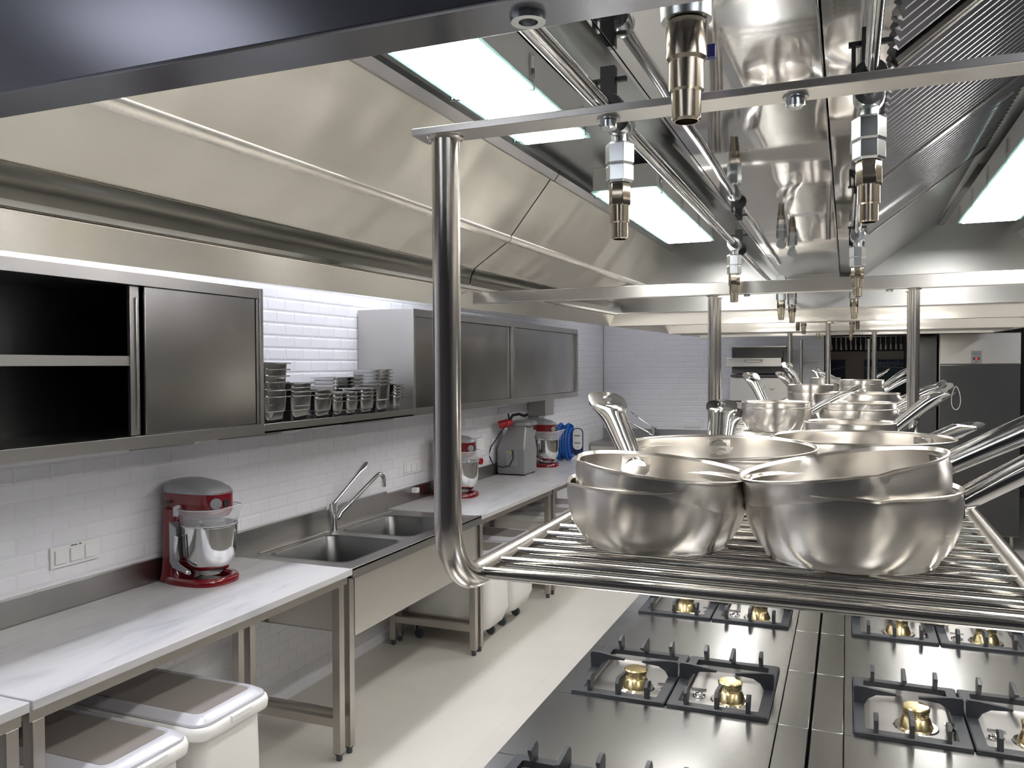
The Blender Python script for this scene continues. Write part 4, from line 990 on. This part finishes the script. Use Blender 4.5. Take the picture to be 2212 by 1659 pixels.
# ================================================================ INGREDIENT BINS
def bin_(label, y0, y1, x0=-2.66, x1=-1.975, zt=.60, group='white ingredient bins on castors under the tables'):
    yc = (y0+y1)/2; t = thing('ingredient_bin', label, 'storage bin', ((x0+x1)/2, yc, 0), 0, group)
    b = B(); i = .028
    rings = []
    for z, ins, ch in ((.095, .05, .05), (.115, .03, .03), (.20, .022, 0), (zt-.055, i, 0)):
        rings.append(ring2(rrect(x0+ins, x1-ins-ch, y0+ins, y1-ins, .05, 5), z))
    b.loft(rings)
    part('body', b, 'bin', t, sharp=50)
    b = B(); b.loft([ring2(rrect(x0+.018, x1-.014, y0+.018, y1-.018, .055, 6), zt-.055), ring2(rrect(x0, x1, y0, y1, .06, 6), zt-.048), ring2(rrect(x0-.002, x1+.003, y0-.002, y1+.002, .06, 6), zt-.025), ring2(rrect(x0+.002, x1-.001, y0+.002, y1-.002, .06, 6), zt-.008), ring2(rrect(x0+.014, x1-.014, y0+.014, y1-.014, .05, 6), zt-.004), ring2(rrect(x0+.03, x1-.03, y0+.03, y1-.03, .05, 6), zt-.02)])
    part('rim', b, 'bin', t, sharp=60)
    b = B(); b.loft([ring2(rrect(x0+.006, x1-.010, y0+.006, y1-.006, .055, 6), zt-.003), ring2(rrect(x0+.008, x1-.012, y0+.008, y1-.008, .055, 6), zt+.004), ring2(rrect(x0+.035, x1-.045, y0+.035, y1-.035, .035, 6), zt+.022),
                 ring2(rrect(x0+.045, x1-.055, y0+.045, y1-.045, .030, 6), zt+.024), ring2(rrect(x0+.052, x1-.060, y0+.052, y1-.052, .028, 6), zt+.019)])
    lidp = part('lid', b, 'lidedge', t, 'translucent lid', sharp=30)
    i0, i1, j0, j1 = x0+.053, x1-.061, y0+.053, y1-.053
    part('lid_centre', B().loft([ring2(rrect(i0, i1, j0, j1, .028, 6), zt+.0192), ring2(rrect(i0, i1, j0, j1, .028, 6), zt+.0212)]), 'lid', lidp, 'smoky brown centre panel')
    part('lid_latch', B().box(x1-.006, x1+.008, yc-.05, yc+.05, zt-.028, zt-.004), 'white', t, bevel=.003)
    for cx in (x0+.10, x1-.16):
        for cy in (y0+.06, y1-.06):
            fk = part('castor', B().box(cx-.016, cx+.016, cy-.012, cy+.012, .05, .097), 'chrome', t)
            part('wheel', B().lathe([(0, -.012), (.026, -.012), (.032, -.007), (.032, .007), (.026, .012), (0, .012)], 20, (cx+.01, cy, .0325), 'y'), 'rubber', fk)
    return t
bin_('white ingredient bin with smoky lid, leftmost under the long marble table', 1.72, 2.07, -2.60, -1.945, .615)
bin_('white ingredient bin with smoky lid, second from the left under the long marble table', 2.10, 2.465, -2.60, -1.945, .615)
bin_('white ingredient bin beyond the sink, first of the far bins', 4.76, 5.12, -2.73, -2.06)
bin_('white ingredient bin beyond the sink, second of the far bins', 5.20, 5.57, -2.73, -2.06)
bin_('white ingredient bin third beyond the sink, past the double legs', 6.20, 6.56, -2.73, -2.06)
bin_('white ingredient bin last in the row, mostly behind the rack rail', 6.62, 6.98, -2.73, -2.06)

# ================================================================ BACK WALL OBJECTS
t = thing('sink_unit', 'stainless sink standing against the back wall in the corner', 'sink', (-2.0, 9.6, 0))
part('sink_top', B().box(-2.78, -1.3, 9.30, 9.90, .86, .90), 'sink', t, bevel=.003)
part('apron', B().box(-2.78, -1.3, 9.31, 9.32, .55, .86), 'apron', t)
part('splashback', B().box(-2.78, -1.3, 9.895, 9.925, .90, 1.03), 'sink', t)
for lx in (-2.76, -1.36):
    for ly in (9.33, 9.85): part('leg', B().box(lx, lx+.04, ly, ly+.04, 0, .55), 'frame', t)
tap(t, -2.13, 9.78, .90, -1, -.2, .95)
def switch_b(label, x0, x1, zc):
    t = thing('switch_plate', label, 'switch', ((x0+x1)/2, YB, zc))
    part('plate', B().box(x0, x1, YB-.010, YB-.0005, zc-.045, zc+.045), 'white', t, bevel=.002)
    for k in range(2): 
        a = x0+.01+k*(x1-x0-.02)/2; part('rocker', B().box(a+.006, a+(x1-x0-.02)/2-.006, YB-.016, YB-.010, zc-.03, zc+.03), 'white', t, bevel=.001)
switch_b('white switch plate low on the tiled back wall', -1.80, -1.62, 1.10)
# salamander + griddle stack
t = thing('salamander_grill', 'grey wall mounted salamander grill on the tiled back wall', 'grill', (-.90, 9.65, 1.66))
part('rear_box', B().box(-1.21, -.60, 9.62, 9.92, 1.70, 2.0), 'fridge', t, bevel=.003)
part('top_lip', B().box(-1.21, -.60, 9.60, 9.92, 1.995, 2.005), 'rim', t)
for x in (-1.18, -.66): part('slot', B().box(x, x+.012, 9.612, 9.619, 1.86, 1.95), 'ink', t)
hd = part('moving_hood', B().box(-1.25, -.66, 9.40, 9.60, 1.78, 1.875), 'cab', t, bevel=.003)
part('grip', B().tube([(-1.04, 9.395, 1.848), (-1.03, 9.37, 1.845), (-.87, 9.37, 1.845), (-.86, 9.395, 1.848)], .011, 10), 'rim', hd)
part('base_box', B().box(-1.21, -.60, 9.45, 9.92, 1.40, 1.66), 'cab', t, bevel=.003)
part('grid_tray', B().box(-1.20, -.61, 9.42, 9.90, 1.665, 1.69), 'ink', t)
part('side_strut', B().box(-.62, -.605, 9.5, 9.9, 1.66, 2.0), 'inside', t)
for x in (-.86, -.76): part('knob', B().lathe([(0, 0), (.026, 0), (.024, -.025), (0, -.025)], 20, (x, 9.45, 1.56), 'y'), 'cab', t)
t = thing('oven_cabinet', 'grey steel oven standing under the salamander grill', 'oven', (-.9, 9.6, 0))
part('body', B().box(-1.22, -.58, 9.42, 9.91, .1, 1.39), 'cab', t, bevel=.004)
for lx in (-1.18, -.66): part('leg', B().box(lx, lx+.04, 9.5, 9.54, 0, .1), 'frame', t)
# refrigerator
t = thing('refrigerator', 'tall stainless refrigerator at the right edge with a small red display', 'refrigerator', (1.19, 9.45, 0))
part('cabinet', B().box(.84, 1.54, 9.16, 9.85, .13, 2.10), 'cab', t, bevel=.004)
part('door', B().box(.845, 1.535, 9.125, 9.158, .14, 1.79), 'fridge', t, 'dark brushed door', bevel=.006)
hp = part('header_panel', B().box(.845, 1.535, 9.13, 9.158, 1.80, 2.095), 'apron', t, bevel=.003)
cp = part('control_panel', B().box(1.115, 1.205, 9.124, 9.130, 1.805, 1.925), 'greyplastic', t)
part('display', B().box(1.13, 1.19, 9.121, 9.1235, 1.838, 1.862), 'ink', cp)
part('display_digits', B().box(1.152, 1.168, 9.1195, 9.1208, 1.842, 1.858), 'redled', cp, 'glowing red digits')
mk = B(); 
for k in range(9): mk.box(1.135+k*.0055, 1.139+k*.0055, 9.1228, 9.1238, 1.895, 1.900+.004*(k == 0))
for k in range(3): mk.box(1.153+k*.007, 1.158+k*.007, 9.1228, 9.1238, 1.822-.002*k, 1.829-.002*k)
part('printed_marking', mk, 'ink', cp, 'tiny dark printed marking')
for lx in (.90, 1.48):
    for ly in (9.22, 9.8): part('leg', B().lathe([(0, 0), (.022, 0), (.022, .02), (.018, .022), (.018, .13), (0, .13)], 14, (lx, ly, 0)), 'tube', t)
t = thing('tall_cabinet', 'dark steel tall cabinet just left of the refrigerator with the red display', 'cabinet', (.70, 9.6, 0))
part('cabinet', B().box(.565, .825, 9.2, 9.85, .10, 2.08), 'inside', t, bevel=.003)
part('door', B().box(.57, .82, 9.175, 9.20, .12, 2.06), 'fridge', t)
for lx in (.60, .79): part('leg', B().lathe([(0, 0), (.018, 0), (.018, .10), (0, .10)], 12, (lx, 9.4, 0)), 'tube', t)
# far room : shelf with hanging ladles, posters, counter
t = thing('ladle_rack', 'dark rack with a long row of ladles and bowls hanging in the far room', 'rack', (.3, 11.45, 2.1))
part('back_plate', B().box(-.22, .80, 11.52, 11.54, 1.97, 2.2), 'ink', t)
part('rail', B().tube([(-.22, 11.44, 2.155), (.80, 11.44, 2.155)], .008, 8), 'tube', t)
ld = None
for k in range(17):
    x = -.19+k*.058
    if ld is None:
        ld = thing('ladle', 'steel ladle hanging in the row on the far dark rack', 'ladle', (x, 11.42, 2.15), 0, 'ladles hanging on the far rack')
        part('stem', B().box(-.006, .006, -.001, .001, -.10, 0), 'tube', ld, local=True)
        part('cup', B().lathe([(0, -.17), (.018, -.165), (.024, -.145), (.022, -.10), (.020, -.10), (.020, -.145), (0, -.16)], 14), 'tube', ld, local=True)
        ld0 = ld
    else: dup(ld0, (x, 11.42, 2.15))
solo('far_counter', B().box(-.22, .95, 11.2, 12.0, 0, 1.35), 'beige', 'beige cabinet front in the far room under the ladles', 'cabinet', (.36, 11.6, 0))
solo('beige_board', B().box(-.22, .85, 11.53, 11.56, 1.35, 1.965), 'beige', 'beige board below the hanging ladles in the far room', 'board', (.3, 11.54, 1.35))
t = thing('poster', 'navy poster with pale lettering, right one on the far beige board', 'poster', (.48, 11.50, 1.6))
part('sheet', B().box(.20, .78, 11.515, 11.525, 1.38, 1.86), 'teal', t); part('header', B().box(.20, .78, 11.508, 11.514, 1.77, 1.86), 'navy', t)
textobj('poster_text', 'Electrolux', .095, 'pale', t, (.50, 11.506, 1.812), (PI/2, 0, 0))
part('picture', B().box(.26, .36, 11.506, 11.514, 1.60, 1.74), 'pale', t, 'pale picture block')
part('band', B().prism([(.20, 1.76), (.44, 1.775), (.78, 1.75), (.78, 1.742), (.44, 1.765), (.20, 1.752)], 'y', 11.506, 11.5075), 'beige', t)
t = thing('poster', 'small navy poster at the left of the far beige board', 'poster', (-.12, 11.5, 1.7))
part('sheet', B().box(-.21, -.02, 11.515, 11.525, 1.60, 1.86), 'navy', t)
part('band', B().prism([(-.21, 1.73), (-.02, 1.77), (-.02, 1.764), (-.21, 1.724)], 'y', 11.51, 11.514), 'pale', t)
